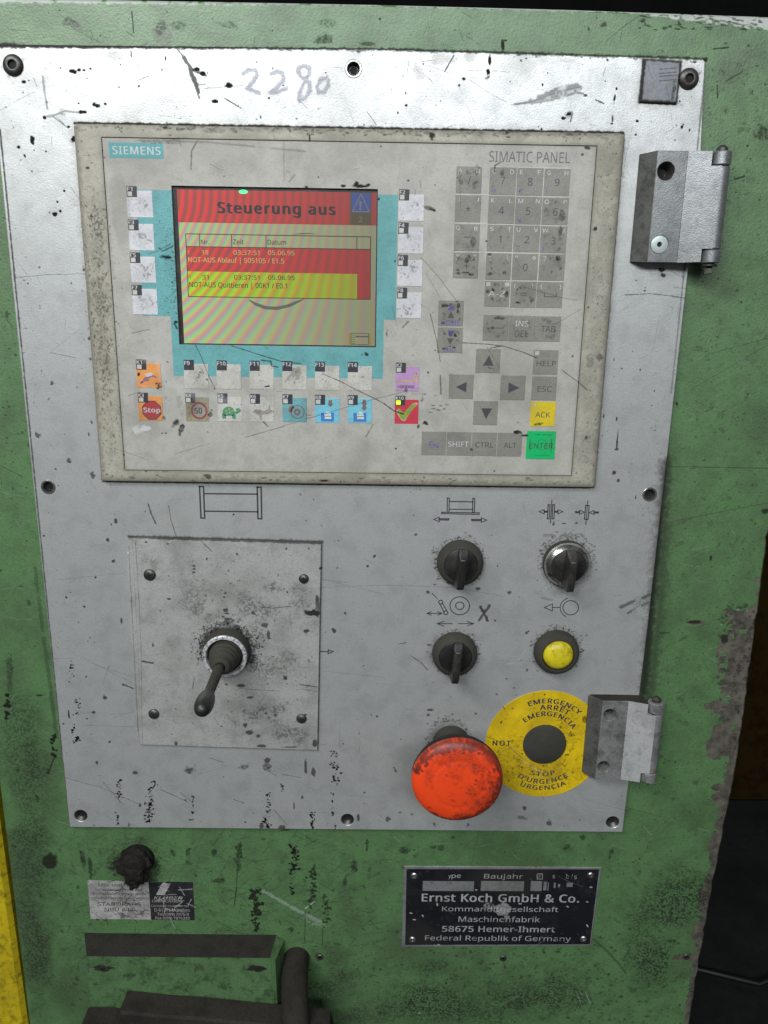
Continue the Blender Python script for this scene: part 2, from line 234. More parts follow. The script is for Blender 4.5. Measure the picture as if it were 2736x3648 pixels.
# -- joystick plate marks
dJ = 2
for x, y, rx, ry in [(838, 262, 9, 4), (838, 276, 8, 4), (838, 290, 7, 4), (975, 380, 12, 9), (968, 398, 5, 5), (970, 455, 14, 9), (978, 468, 18, 5), (965, 480, 10, 6), (985, 490, 14, 7), (660, 600, 5, 12), (1370, 405, 9, 28), (1325, 545, 11, 9), (1230, 742, 9, 5), (1080, 982, 20, 10), (1115, 995, 9, 6), (1150, 900, 7, 6), (1190, 908, 9, 7), (760, 1030, 6, 9), (1060, 950, 8, 10), (962, 955, 8, 5), (1080, 830, 22, 7), (1040, 780, 22, 8), (980, 775, 8, 6), (1320, 905, 6, 5), (1160, 560, 8, 22), (1140, 520, 20, 14), (1095, 465, 12, 10), (728, 405, 10, 4), (632, 160, 7, 4), (727, 166, 7, 5), (1022, 212, 6, 8), (893, 232, 4, 7), (1238, 186, 8, 6), (1335, 188, 4, 5), (1130, 1040, 30, 7), (1360, 1030, 12, 20), (1250, 1045, 40, 5)]:
    S(DARK, v5, x, y, rx, ry, .85, 0, dJ)
S(DARK, v5, 1350, 465, 42, 15, .95, 0, dJ, rough=.7); S(DARK, v5, 1375, 430, 14, 50, .8, 0, dJ); S(SOFT, v5, 1340, 500, 60, 70, .7, 0, dJ, grain=.5); cluster(DARK, v5, 1340, 660, 12, 20, 14, 4, .6, dJ)
Ln(DARK, v5, [(1120, 440), (1180, 445), (1255, 437)], .5, .9, dJ); Ln(DARK, v5, [(1295, 775), (1370, 785)], .8, .8, dJ); Ln(DARK, v5, [(1300, 795), (1370, 805)], .5, .6, dJ); Ln(DARK, v5, [(615, 675), (662, 682)], 1.4, .85, dJ); Ln(DARK, v5, [(840, 745), (832, 795)], .5, .9, dJ); Ln(DARK, v5, [(865, 152), (915, 200)], .5, .8, dJ)
Ln(DARK, v5, [(1030, 792), (1210, 803)], .35, .7, dJ); Ln(DARK, v5, [(1250, 455), (1262, 550)], .7, .35, dJ); Ln(DARK, v5, [(925, 915), (945, 950)], .4, .6, dJ); Ln(DARK, v5, [(615, 240), (640, 250)], .5, .5, dJ)
Ln(DARK, v5, [(585, 150), (600, 400), (610, 640), (615, 1030)], .5, .6, dJ); Ln(DARK, v5, [(572, 150), (590, 500), (605, 820)], .3, .5, dJ); Ln(DARK, v5, [(552, 138), (1392, 163)], 1.9, .85, dJ, soft=.7); Ln(DARK, v5, [(600, 1035), (1372, 1060)], .8, .8, dJ); Ln(DARK, v5, [(1388, 175), (1373, 1055)], .7, .8, dJ); Ln(DARK, v5, [(556, 180), (600, 1030)], .9, .55, dJ)
S(SOFT, v5, 1000, 380, 330, 200, .45, 0, dJ, grain=.6, tex=N_big); S(SOFT, v5, 1100, 850, 260, 200, .5, 0, dJ, grain=.5, tex=N_big); S(SOFT, v5, 850, 230, 200, 80, .4, 0, dJ, grain=.5, tex=N_big)
S(SOFT, v5, 665, 250, 20, 40, .7, 0, dJ); S(SOFT, v5, 870, 430, 30, 60, .7, 0, dJ, grain=.4)
Ln(SILV, v5, [(660, 235), (700, 185)], 1, .9, dJ, broken=.4); Ln(SILV, v5, [(560, 235), (580, 255)], .7, .8, dJ); Ln(SILV, v5, [(725, 165), (740, 152)], .8, .9, dJ); Ln(SILV, v5, [(1060, 485), (1120, 495), (1165, 530)], .9, .6, dJ); Ln(SILV, v5, [(660, 470), (740, 640)], .6, .3, dJ)
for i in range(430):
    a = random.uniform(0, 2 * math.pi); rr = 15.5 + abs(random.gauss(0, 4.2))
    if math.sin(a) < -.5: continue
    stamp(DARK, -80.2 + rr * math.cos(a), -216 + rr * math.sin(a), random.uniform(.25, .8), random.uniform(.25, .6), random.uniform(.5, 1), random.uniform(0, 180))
stamp(DARK, -79.8, -215.6, 16.6, 17, 1, rough=.12, soft=.12); stamp(SOFT, -79, -214, 26, 26, .8, soft=.9, rough=.4); stamp(DARK, -64, -225, 6, 6, .6, grain=.9)  # dark ring and soft halo: collar's contact shadow painted over the grime
for i in range(90): stamp(DARK, random.uniform(-138, -22), random.uniform(-286, -145), random.uniform(.3, 1), random.uniform(.2, .6), random.uniform(.4, .8), random.uniform(0, 180))
# -- green door: flecks and short strokes all over
for i in range(3600):
    x, z = (random.uniform(-242, 268), random.uniform(-530, -358)) if random.random() < .6 else ((random.uniform(185, 268), random.uniform(-360, 140)) if random.random() < .7 else (random.uniform(-242, -180), random.uniform(-360, 140)))
    r = random.uniform(.12, .45); stamp(DARK, x, z, r * random.uniform(.8, 2.4), r, random.uniform(.2, .7), random.gauss(15, 35))
for i in range(500):
    x, z = (random.uniform(-190, 262), random.uniform(-530, -358)) if random.random() < .6 else (random.uniform(190, 265), random.uniform(-360, 150))
    stamp(SOFT, x, z, random.uniform(.8, 4), random.uniform(.5, 2.2), random.uniform(.3, .9), random.gauss(20, 40), grain=.4)
for i in range(1300):      # collar's contact shadow and grime painted dark round the joystick
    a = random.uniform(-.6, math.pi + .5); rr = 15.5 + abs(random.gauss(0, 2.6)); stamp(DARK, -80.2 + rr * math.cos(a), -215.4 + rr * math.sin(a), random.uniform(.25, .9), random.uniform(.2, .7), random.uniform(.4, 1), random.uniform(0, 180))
# -- green door under the plate
dG = -4
S(DARK, v7, 215, 447, 42, 40, .92, 0, dG, rough=.45); S(DARK, v7, 568, 470, 105, 72, .97, 0, dG, rough=.5, grain=.1); S(DARK, v7, 600, 430, 130, 70, .5, 0, dG, grain=.9); S(DARK, v7, 560, 370, 90, 30, .4, 0, dG, grain=.9); S(DARK, v7, 650, 480, 50, 70, .8, 0, dG, grain=.4)
for x, y, rx, ry in [(160, 178, 13, 16), (78, 45, 8, 12), (210, 60, 10, 10), (745, 412, 12, 22), (812, 408, 12, 22), (1035, 412, 14, 30), (1030, 470, 15, 26), (390, 480, 10, 50), (360, 440, 12, 45), (925, 412, 14, 18), (945, 530, 30, 10), (1530, 470, 14, 35), (1490, 540, 9, 20), (1380, 860, 18, 16), (530, 680, 12, 14), (615, 668, 14, 12), (842, 508, 6, 7), (1258, 740, 12, 12), (1585, 380, 5, 20), (150, 350, 12, 30), (470, 640, 1, 1)]:
    S(DARK, v7, x, y, rx, ry, .8, 0, dG, grain=.35)
Ln(DARK, v7, [(235, 0), (222, 30), (208, 70)], 1, .9, dG); Ln(DARK, v7, [(1025, 480), (1022, 560), (1012, 640)], .8, .8, dG)
cluster(DARK, v7, 1275, 430, 24, 60, 50, 8, 1, dG); cluster(DARK, v7, 1258, 520, 10, 70, 26, 6, 1, dG); cluster(DARK, v7, 1350, 540, 18, 80, 60, 8, .85, dG); cluster(DARK, v7, 1105, 640, 28, 75, 90, 9, .95, dG); cluster(DARK, v7, 1108, 720, 12, 30, 16, 7, .95, dG); cluster(DARK, v7, 1410, 650, 20, 62, 42, 7, .8, dG); cluster(DARK, v7, 1036, 400, 14, 34, 18, 7, .8, dG); cluster(DARK, v7, 1340, 620, 12, 50, 18, 7, .8, dG)
Ln(DARK, v7, [(1320, 660), (1316, 800)], .8, .6, dG, broken=.4); Ln(DARK, v7, [(1395, 720), (1392, 810)], .8, .6, dG, broken=.4); Ln(SILV, v7, [(1140, 575), (1240, 635), (1330, 680), (1400, 715)], 2.4, .38, dG, broken=.35); S(SILV, v7, 1345, 705, 50, 20, .35, 20, dG, grain=.8)
Ln(SILV, v7, [(1320, 650), (1360, 620)], 1, .7, dG)
for i in range(520):
    x, y = random.uniform(100, 1640), random.uniform(330, 1000)
    a = random.gauss(.15, .5); L = random.uniform(20, 90)
    Ln(DARK, v7, [(x, y), (x + L * math.cos(a), y - L * math.sin(a))], random.uniform(.2, .5), random.uniform(.3, .7), dG, broken=.42)
for i in range(160):
    S(DARK, v7, random.uniform(60, 1650), random.uniform(330, 1100), random.uniform(3, 12), random.uniform(3, 14), random.uniform(.3, .7), random.uniform(-30, 30), dG, grain=.5)
for x, y, rx, ry in [(100, 640, 90, 330), (300, 980, 60, 120), (170, 900, 110, 200), (1480, 1000, 160, 120), (1440, 860, 90, 60), (200, 150, 90, 260), (1570, 1080, 120, 80)]:
    S(SOFT, v7, x, y, rx, ry, .85, 0, dG, grain=.35, tex=N_big, soft=.8)  # patches by the left edge paint in shading along with grime
for x, y, rx, ry in [(300, 1080, 420, 130), (560, 1040, 260, 110), (200, 900, 160, 60), (1180, 900, 130, 120), (1300, 620, 160, 160)]: S(DARK, v8, x, y, rx, ry, .8, 0, dG, grain=.75, tex=N_big, soft=.8)
for x, y, rx, ry in [(985, 405, 13, 16), (975, 430, 6, 26), (790, 388, 18, 16), (248, 392, 16, 14), (295, 345, 14, 8), (55, 752, 10, 14), (90, 400, 30, 16), (1238, 792, 20, 12), (970, 938, 9, 7), (750, 838, 12, 5), (210, 385, 12, 9), (860, 345, 16, 12), (580, 1068, 30, 26), (1000, 835, 7, 5)]:
    S(DARK, v8, x, y, rx, ry, .75, 0, dG, grain=.3)
Ln(DARK, v8, [(905, 785), (960, 830), (1010, 885), (1045, 930)], 1.6, .5, dG); Ln(SILV, v8, [(830, 1010), (850, 1060)], .5, .6, dG); Ln(SILV, v8, [(870, 1010), (890, 1060)], .5, .6, dG); S(SILV, v8, 152, 1102, 12, 6, .6, 20, dG); Ln(SILV, v8, [(845, 1005), (860, 1030)], .5, .6, dG)
Ln(DARK, v8, [(870, 960), (900, 1060), (885, 1100)], .8, .4, dG); Ln(DARK, v8, [(860, 165), (1200, 255)], .4, .5, dG)
Ln(DARK, v5, [(30, 640), (40, 700), (45, 800)], 3.5, .55, dG, broken=.4); cluster(DARK, v5, 30, 870, 10, 60, 34, 8, 1, dG); cluster(DARK, v5, 45, 700, 12, 60, 20, 6, .6, dG); cluster(DARK, v5, 230, 1040, 16, 50, 34, 8, 1, dG); Ln(DARK, v5, [(150, 270), (245, 1000)], 2.5, .4, dG, broken=.35); S(DARK, v5, 172, 822, 20, 5, .8, 0, dG); S(DARK, v5, 90, 350, 10, 8, .6, 0, dG); S(DARK, v5, 125, 420, 8, 12, .6, 0, dG)
Ln(DARK, v3, [(0, 255), (60, 330)], .5, .5, dG); Ln(DARK, v3, [(0, 920), (100, 970)], .6, .6, dG); S(DARK, v3, 30, 270, 8, 20, .6, 0, dG)
for i in range(60): S(DARK, v3, random.uniform(0, 130), random.uniform(0, 1080), random.uniform(2, 7), random.uniform(2, 7), .6, 0, dG)
# -- right side of the door: paint torn off down to filler
for (x, y, rx, ry) in [(1640, 380, 20, 260), (1600, 470, 34, 60), (1560, 500, 60, 50), (1500, 600, 34, 26), (1510, 470, 40, 14), (1540, 640, 70, 90), (1475, 575, 18, 22), (1530, 730, 60, 90), (1590, 560, 30, 200), (1345, 508, 35, 9), (1490, 880, 90, 40), (1520, 860, 50, 90), (1470, 1010, 70, 60), (1560, 950, 24, 200), (1420, 870, 40, 22), (1450, 1060, 50, 40)]:
    S(BARE, v6, x, y, rx, ry, 1, 0, dG, rough=.8, soft=.12, tex=N_mid)
for i in range(120):
    t = random.random(); S(BARE, v6, 1440 + 160 * random.random(), 450 + 640 * t, random.uniform(6, 24), random.uniform(5, 16), 1, 0, dG, soft=.1)
for (x, y, rx, ry) in [(1500, 100, 24, 120), (1470, 170, 50, 30), (1450, 130, 34, 16), (1495, 300, 14, 200), (1390, 600, 30, 60), (1400, 560, 16, 60), (1350, 760, 22, 40), (1300, 862, 44, 14), (1345, 980, 20, 60), (1330, 1080, 24, 90), (1420, 380, 14, 60)]:
    S(BARE, v8, x, y, rx, ry, 1, 0, dG, rough=.8, soft=.12)
line(BARE, [Q(v6(1690, 150), dG), Q(v6(1560, 900), dG), Q(v8(1515, 0), dG), Q(v8(1400, 640), dG), Q(v8(1320, 1150), dG)], 9, 1, soft=.2)
for i in range(80): S(SILV, v6, 1450 + 190 * random.random(), 430 + 640 * random.random(), random.uniform(2, 7), random.uniform(2, 5), .5 * random.random() + .2, 0, dG)
for i in range(150): S(DARK, v6, 1460 + 180 * random.random(), 430 + 640 * random.random(), random.uniform(3, 18), random.uniform(3, 12), .6, 0, dG, grain=.5)
for x, y, rx, ry in [(1470, 577, 18, 22), (1412, 230, 8, 22), (1650, 25, 20, 16), (1340, 505, 30, 8)]: S(DARK, v6, x, y, rx, ry, .85, 0, dG)
Ln(DARK, v6, [(1190, 552), (1232, 552)], 1, .8, dG); Ln(DARK, v6, [(1210, 300), (1180, 560), (1150, 830)], 6, .5, dG, soft=1.4); Ln(SILV, v6, [(1480, 560), (1535, 500)], .5, .5, dG)
Ln(DARK, v6, [(1215, 90), (1200, 320)], 5, .5, dG, soft=1.4); Ln(DARK, v6, [(1250, 70), (1400, 40), (1659, -10)], .6, .4, dG)
# -- operator panel: grime on bezel and foil, dark lines round the bezel
dP = 4
N_strk = fbm(30, 2)
bx0, bz0, bx1, bz1 = -154, -102, 154, 102
frame_grime(bx0, bz0, bx1, bz1, 5, .9); frame_grime(-138.7, -94.7, 138.7, 95, 2.5, .55)
line(DARK, [(bx0 - .5, bz1 + .6), (bx1, bz1 + .6)], 1.5, .95); line(DARK, [(bx0, bz0 - .8), (bx1, bz0 - .8)], 1.4, .8); line(DARK, [(bx1 + .6, bz0), (bx1 + .6, bz1)], 1.2, .55); line(DARK, [(bx0 - .6, bz0), (bx0 - .6, bz1)], 1.0, .6, broken=.4)  # dark lines along the bezel's outer edges
for i in range(210):
    x = random.uniform(-152, 152); stamp(DARK, x, random.gauss(100.5, 1.2), random.uniform(.5, 2.6), random.uniform(.3, .8), random.uniform(.2, .7), random.uniform(-20, 20), grain=.5)
for i in range(900):
    stamp(DARK, random.gauss(-146.5, 4.5), 35 - abs(random.gauss(0, 55)) + random.gauss(0, 25), random.uniform(.15, .55), random.uniform(.2, 1.0), random.uniform(.15, .6), random.gauss(0, 25))
stamp(SOFT, -146, -10, 7, 75, .8, 0, soft=.9, grain=.5)
for i in range(300):
    stamp(DARK, random.gauss(147, 4), random.uniform(-100, 98), random.uniform(.15, .6), random.uniform(.2, .7), random.uniform(.2, .6), random.uniform(-30, 30), grain=.6)
for i in range(60):
    stamp(DARK, random.uniform(-152, 152), random.gauss(-98.5, 1.5), random.uniform(.5, 2), random.uniform(.3, .7), random.uniform(.3, .7), 0, grain=.5)
S(DARK, v1, 710, 550, 12, 9, .9, 0, dP); S(DARK, v2, 205, 585, 14, 18, .9, 0, dP); S(DARK, v2, 532, 572, 9, 6, .8, 0, dP); S(DARK, v1, 1338, 595, 5, 16, .8, 0, dP); S(DARK, v1, 940, 565, 60, 12, .35, 0, dP, grain=.5); S(DARK, v1, 430, 970, 30, 90, .5, 10, dP, grain=.95); S(DARK, v1, 378, 725, 8, 6, .8, 0, dP)
S(DARK, v2, 915, 990, 10, 12, .9, 0, dP); S(DARK, v3, 898, 968, 14, 10, .7, 0, dP); S(DARK, v3, 1405, 985, 26, 6, .9, 0, dP); S(SOFT, v2, 960, 680, 55, 90, .35, 0, dP)
Ln(DARK, v1, [(600, 605), (900, 615), (1320, 655)], 1.2, .3, dP, broken=.4); Ln(DARK, v1, [(852, 610), (828, 650), (825, 730)], .8, .6, dP); S(DARK, v1, 720, 612, 140, 10, .45, 0, dP, grain=.5); S(SOFT, v1, 640, 730, 120, 60, .6, 0, dP, tex=N_big); S(SOFT, v1, 520, 850, 50, 200, .6, 0, dP, tex=N_big)
Ln(DARK, v1, [(1225, 610), (1228, 780)], .8, .25, dP); Ln(DARK, v1, [(1275, 755), (1250, 785)], .7, .4, dP); Ln(DARK, v2, [(155, 780), (160, 815)], .6, .4, dP); Ln(DARK, v2, [(510, 698), (480, 715), (475, 745)], .7, .8, dP)
for x, y, rx, ry in [(1375, 765, 4, 6), (968, 762, 3, 4)]: S(DARK, v1, x, y, rx, ry, .7, 0, dP)
for x, y, rx, ry in [(105, 780, 5, 4), (1028, 872, 3, 3), (855, 668, 6, 6), (442, 1042, 5, 5), (880, 640, 12, 8)]: S(DARK, v2, x, y, rx, ry, .8, 0, dP)
# foil around the screen
S(DARK, vA, 715, 1050, 62, 14, .95, 4, dP); Ln(DARK, vA, [(620, 940), (660, 980), (775, 925)], .8, .85, dP); Ln(DARK, vA, [(620, 955), (700, 930), (760, 885)], .6, .6, dP); Ln(DARK, vA, [(500, 1010), (620, 975)], .4, .5, dP)
for i in range(150): S(DARK, vA, 760 + 60 * random.random() ** .5 * (1 if random.random() < .8 else -1), random.uniform(700, 1900), random.uniform(3, 16), random.uniform(2, 7), .6, 0, dP, grain=.5)
for i in range(160): S(DARK, vA, random.uniform(560, 800), random.uniform(270, 1750), random.uniform(2, 7), random.uniform(2, 5), random.uniform(.3, .7), 0, dP)
S(DARK, vA, 820, 1815, 32, 22, .95, 0, dP); Ln(DARK, vA, [(800, 1830), (835, 1895)], 1, .9, dP)
for x, y, rx, ry in [(1560, 805, 34, 8), (1540, 800, 10, 12), (1590, 800, 10, 6), (1482, 803, 12, 6), (1325, 808, 9, 5), (1635, 860, 5, 5)]: S(DARK, v1, x, y, rx, ry, .95, 0, dP)
S(DARK, v3, 1580, 440, 18, 8, .9, 0, dP, grain=.3); S(DARK, v3, 715, 20, 26, 10, .6, 0, dP, grain=.5)
Ln(DARK, v3, [(1000, 402), (1100, 435), (1215, 470), (1300, 480)], .55, .85, dP); Ln(DARK, v3, [(845, 400), (870, 450), (905, 540), (930, 590)], .45, .7, dP); Ln(DARK, v3, [(1130, 465), (1170, 470), (1175, 490), (1200, 495)], .9, .9, dP)
Ln(DARK, vC, [(630, 180), (780, 245), (930, 325), (1080, 395), (1190, 455)], .5, .85, dP); Ln(DARK, vC, [(1180, 450), (1260, 510), (1350, 540)], .9, .95, dP); Ln(DARK, vC, [(1380, 335), (1080, 410), (780, 498), (480, 585)], .35, .6, dP); Ln(DARK, vC, [(480, 548), (520, 552)], .6, .6, dP)
Ln(DARK, vC, [(95, 610), (135, 650)], .7, .85, dP); Ln(DARK, vC, [(1078, 635), (1015, 745)], .5, .7, dP); S(DARK, vC, 132, 292, 22, 7, .95, -10, dP); Ln(DARK, vC, [(975, 212), (1000, 205)], .5, .8, dP); S(DARK, vC, 1375, 330, 16, 22, .7, 0, dP, grain=.4); S(DARK, vC, 1520, 400, 16, 34, .6, 0, dP, grain=.4); S(DARK, vC, 1545, 618, 16, 12, .95, 0, dP); S(DARK, vC, 1485, 655, 12, 16, .8, 0, dP); S(DARK, vC, 1572, 168, 6, 10, .9, -30, dP)
S(SOFT, vC, 400, 170, 50, 60, 1, 0, dP); Ln(DARK, vC, [(290, 255), (350, 175)], .7, .5, dP); Ln(DARK, vC, [(320, 240), (370, 130)], .6, .4, dP); S(DARK, vC, 240, 440, 1, 1, 0)
Ln(DARK, vC, [(0, 730), (180, 680), (300, 640), (440, 600)], .35, .5, dP); Ln(DARK, v3, [(1060, 798), (1230, 750)], .4, .6, dP); Ln(DARK, v3, [(755, 870), (905, 825)], .35, .4, dP); Ln(DARK, v3, [(570, 348), (645, 332)], .4, .6, dP)
S(DARK, vB, 555, 820, 52, 34, .9, -40, dP, grain=.3); S(DARK, vB, 620, 880, 34, 52, .92, 20, dP, grain=.3); S(DARK, vB, 600, 940, 16, 30, .7, 0, dP); S(DARK, vB, 975, 720, 34, 42, .95, 0, dP, grain=.35); S(DARK, vB, 975, 665, 20, 24, .8, 0, dP, grain=.6); S(DARK, vB, 415, 755, 26, 30, .8, 0, dP, grain=.4); S(DARK, vB, 360, 395, 22, 34, .9, 10, dP, grain=.3); S(DARK, vB, 395, 940, 14, 8, .9, 0, dP); S(DARK, vB, 435, 940, 10, 8, .9, 0, dP)
S(DARK, vB, 918, 305, 10, 16, .95, -30, dP); S(DARK, vB, 1010, 418, 12, 6, .95, 0, dP); S(DARK, vB, 115, 243, 15, 19, .95, 0, dP); S(DARK, vB, 325, 352, 14, 7, .95, -30, dP); Ln(SILV, vB, [(200, 55), (300, 60), (380, 110), (400, 240), (460, 340), (640, 430), (860, 500), (1150, 560), (1420, 590)], 4.5, .38, dP, soft=1.2); S(SILV, vA, 240, 1600, 80, 120, .22, 0, dP, soft=.9); S(SILV, vA, 680, 1850, 70, 90, .25, 0, dP, soft=.9); S(SILV, vC, 1560, 280, 90, 130, .2, 0, dP, soft=.9); S(SILV, vB, 250, 420, 120, 40, .3, 0, dP, soft=.9); S(SOFT, vB, 90, 500, 60, 300, .5, 0, dP, tex=N_big); S(SOFT, vB, 590, 560, 40, 60, .7, 0, dP, grain=.4); S(SOFT, vB, 430, 530, 30, 30, .8, 0, dP, grain=.3)
S(SILV, vB, 195, 885, 66, 28, .95, -8, dP, rough=.4, soft=.15); Ln(SILV, vB, [(80, 915), (160, 880)], 4, .9, dP); S(DARK, vB, 110, 870, 36, 20, .4, 0, dP, grain=.5)
for (x, y, a) in [(440, 335, 60), (455, 100, 30)]: S(DARK, vB, x, y, 14, 5, .8, a, dP)
Ln(DARK, v4, [(35, 230), (60, 330)], .3, .3, dP); Ln(DARK, v4, [(200, 265), (228, 380), (243, 470)], .45, .7, dP); Ln(DARK, v4, [(243, 530), (246, 610)], .8, .7, dP, broken=.45); Ln(DARK, v4, [(160, 20), (240, 110), (310, 205)], .4, .5, dP); Ln(DARK, v4, [(182, 90), (240, 190)], .3, .4, dP)
Ln(DARK, v4, [(338, 390), (440, 395), (520, 405), (600, 430), (660, 455)], .5, .85, dP); Ln(DARK, v4, [(460, 413), (512, 402)], .6, .85, dP); Ln(DARK, v4, [(765, 505), (840, 560), (880, 595)], .45, .8, dP); Ln(DARK, v4, [(590, 145), (770, 195), (830, 205)], .35, .5, dP); Ln(DARK, v4, [(740, 310), (850, 245)], .3, .5, dP); S(DARK, v4, 833, 205, 6, 4, .95, 0, dP); S(DARK, v4, 815, 450, 6, 6, .7, 0, dP); Ln(DARK, v4, [(80, 325), (105, 298)], .7, .8, dP)
for x, y, rx, ry, vv in [(578, 776, 20, 8, .95), (612, 790, 18, 6, .9), (180, 738, 11, 8, .9), (192, 518, 4, 5, .9), (378, 850, 8, 8, .7), (13, 350, 6, 16, .6), (930, 455, 16, 12, .5), (890, 470, 20, 30, .3)]: S(DARK, v4, x, y, rx, ry, vv, 0, dP)
for x, y in [(210, 660), (245, 662), (275, 658), (205, 690), (235, 680), (215, 675), (260, 676)]: S(DARK, v4, x, y, 10, 3, .6, 5, dP)
S(DARK, v2, 195, 900, 28, 11, .6, 15, dP, rough=.3); S(DARK, v2, 205, 905, 16, 6, .95, 15, dP)
# greasy finger prints on the keys: dark corners
def key_grime(b, v, amt, n=26):
    xl, yt, xr, yb = b; w, h = xr - xl, yb - yt
    for i in range(n):
        a = random.uniform(0, 2 * math.pi); rr = random.uniform(.22, .36) * (1 + .25 * abs(math.sin(2 * a)))
        S(DARK, v, (xl + xr) / 2 + math.cos(a) * rr * w, (yt + yb) / 2 + math.sin(a) * rr * h, w * random.uniform(.03, .09), h * random.uniform(.03, .08), amt * random.uniform(.15, .75), random.uniform(0, 180), dP, grain=.6)

# ------------------------------------------------------------------ materials
def npimage(name, a, b, c):
    im = bpy.data.images.new(name, NX, NZ, float_buffer=False, is_data=True)
    px = np.ones((NZ, NX, 4), np.float32); px[..., 0] = a; px[..., 1] = b; px[..., 2] = c
    im.pixels.foreach_set(np.clip(px, 0, 1).ravel()); im.update(); im.pack(); return im
IMG = {}
def sl(c):   # sRGB 0..255 to linear
    return tuple(((x / 255) / 12.92 if x / 255 <= .04045 else ((x / 255 + .055) / 1.055) ** 2.4) for x in c) + (1,)
MATS = {}
def surf(name, c, rough=.5, metal=0., dark=1., soft=.5, silv=.8, bare=0., bump=.15, bscale=700, mott=.12, mscale=60, face=True, c2=None, dirtc=(22, 21, 20), softc=(95, 88, 75), spec=.5, ink=False, coat=0., darkamt=0., cap=False, dent=0.):
    if name in MATS: return MATS[name]
    m = bpy.data.materials.new(name); MATS[name] = m; m.use_nodes = True
    nt = m.node_tree; nd = nt.nodes; lk = nt.links; bs = nd['Principled BSDF']
    geo = nd.new('ShaderNodeNewGeometry')
    def mixc(fac, a, b, mode='MIX'):
        n = nd.new('ShaderNodeMix'); n.data_type = 'RGBA'; n.blend_type = mode; n.clamp_factor = True
        for s, i in ((fac, 0), (a, 6), (b, 7)):
            if hasattr(s, 'is_output'): lk.new(s, n.inputs[i])
            else: n.inputs[i].default_value = s
        return n.outputs[2]
    def math_(op, a, b=0., c_=0., cl=False):
        n = nd.new('ShaderNodeMath'); n.operation = op; n.use_clamp = cl
        for i, s in enumerate((a, b, c_)):
            if hasattr(s, 'is_output'): lk.new(s, n.inputs[i])
            else: n.inputs[i].default_value = s
        return n.outputs[0]
    def noise(scale, det=3., rg=.6):
        n = nd.new('ShaderNodeTexNoise'); n.inputs['Scale'].default_value = scale; n.inputs['Detail'].default_value = det; n.inputs['Roughness'].default_value = rg
        lk.new(geo.outputs['Position'], n.inputs['Vector']); return n.outputs['Fac']
    def ramp(s, a, b): 
        n = nd.new('ShaderNodeMapRange'); n.inputs[1].default_value = a; n.inputs[2].default_value = b; n.interpolation_type = 'SMOOTHSTEP'; lk.new(s, n.inputs[0]); return n.outputs[0]
    col = c
    n1 = noise(mscale, 6., .65)
    d2 = tuple(x * (1 - mott * 2.2) for x in c[:3]) + (1,) if c2 is None else c2
    col = mixc(ramp(n1, .42, .68), c, d2)
    n2 = noise(mscale * 14, 2.); col = mixc(math_('MULTIPLY', ramp(n2, .45, .7), mott * 2.4), col, tuple(x * .45 for x in c[:3]) + (1,))
    rgh = math_('ADD', rough - .08, math_('MULTIPLY', n1, .16)); met = metal
    if face:
        sep = nd.new('ShaderNodeSeparateXYZ'); lk.new(geo.outputs['Position'], sep.inputs[0])
        u = math_('DIVIDE', math_('SUBTRACT', sep.outputs[0], X0 / 1000), WX / 1000); v = math_('DIVIDE', math_('SUBTRACT', sep.outputs[2], Z0 / 1000), HZ / 1000)
        cmb = nd.new('ShaderNodeCombineXYZ'); lk.new(u, cmb.inputs[0]); lk.new(v, cmb.inputs[1])
        def tex(k):
            t = nd.new('ShaderNodeTexImage'); t.image = IMG[k]; t.extension = 'EXTEND'; lk.new(cmb.outputs[0], t.inputs[0])
            s = nd.new('ShaderNodeSeparateColor'); lk.new(t.outputs[0], s.inputs[0]); return s.outputs
        A = tex('b' if cap else 'a')
        if cap:
            fcap = math_('MULTIPLY', A[2], .93); col = mixc(fcap, col, mixc(ramp(noise(120, 4.), .4, .6), sl((52, 40, 36)), sl((110, 38, 30))))
            soft = silv = dark = 0.
        col = mixc(math_('MULTIPLY', A[2], soft), col, sl(softc))
        fs = math_('MULTIPLY', A[1], silv); col = mixc(fs, col, (.62, .62, .62, 1))
        if bare or ink:
            B = tex('b')
            if bare:
                fb = math_('MULTIPLY', B[0], bare); nb = noise(150, 5.)
                col = mixc(fb, col, mixc(ramp(nb, .3, .7), sl((58, 53, 46)), sl((98, 92, 82))))
                rgh = math_('ADD', rgh, math_('MULTIPLY', fb, .2))
            if ink: col = mixc(B[1], col, sl((92, 88, 108)))
        fd = math_('MULTIPLY', A[0], dark); col = mixc(fd, col, sl(dirtc))
        rgh = math_('ADD', rgh, math_('MULTIPLY', fd, .25), cl=True)
        met = math_('MULTIPLY', metal, math_('SUBTRACT', 1., math_('MAXIMUM', fd, math_('MULTIPLY', A[2], soft))))
        lk.new(met, bs.inputs['Metallic']); lk.new(math_('MULTIPLY', spec, math_('SUBTRACT', 1., math_('MULTIPLY', fd, .75))), bs.inputs['Specular IOR Level'])
    else:
        bs.inputs['Metallic'].default_value = metal
        if darkamt:
            n3 = noise(420 if name == 'scuffed_ring' else 150, 6., .7); col = mixc(math_('MULTIPLY', ramp(n3, .48, .66), darkamt), col, sl(dirtc))
    lk.new(col, bs.inputs['Base Color']); lk.new(rgh, bs.inputs['Roughness'])
    if not face: bs.inputs['Specular IOR Level'].default_value = spec
    if coat: bs.inputs['Coat Weight'].default_value = coat; bs.inputs['Coat Roughness'].default_value = .15
    b = nd.new('ShaderNodeBump'); b.inputs['Strength'].default_value = bump; b.inputs['Distance'].default_value = .0006
    h = math_('ADD', noise(bscale * 1.6, 2.), math_('MULTIPLY', noise(bscale * .5, 2.), .5))
    if dent: h = math_('ADD', h, math_('MULTIPLY', noise(28, 2.), 3. * dent))
    if face: h = math_('SUBTRACT', h, math_('MULTIPLY', A[0], .5)); 
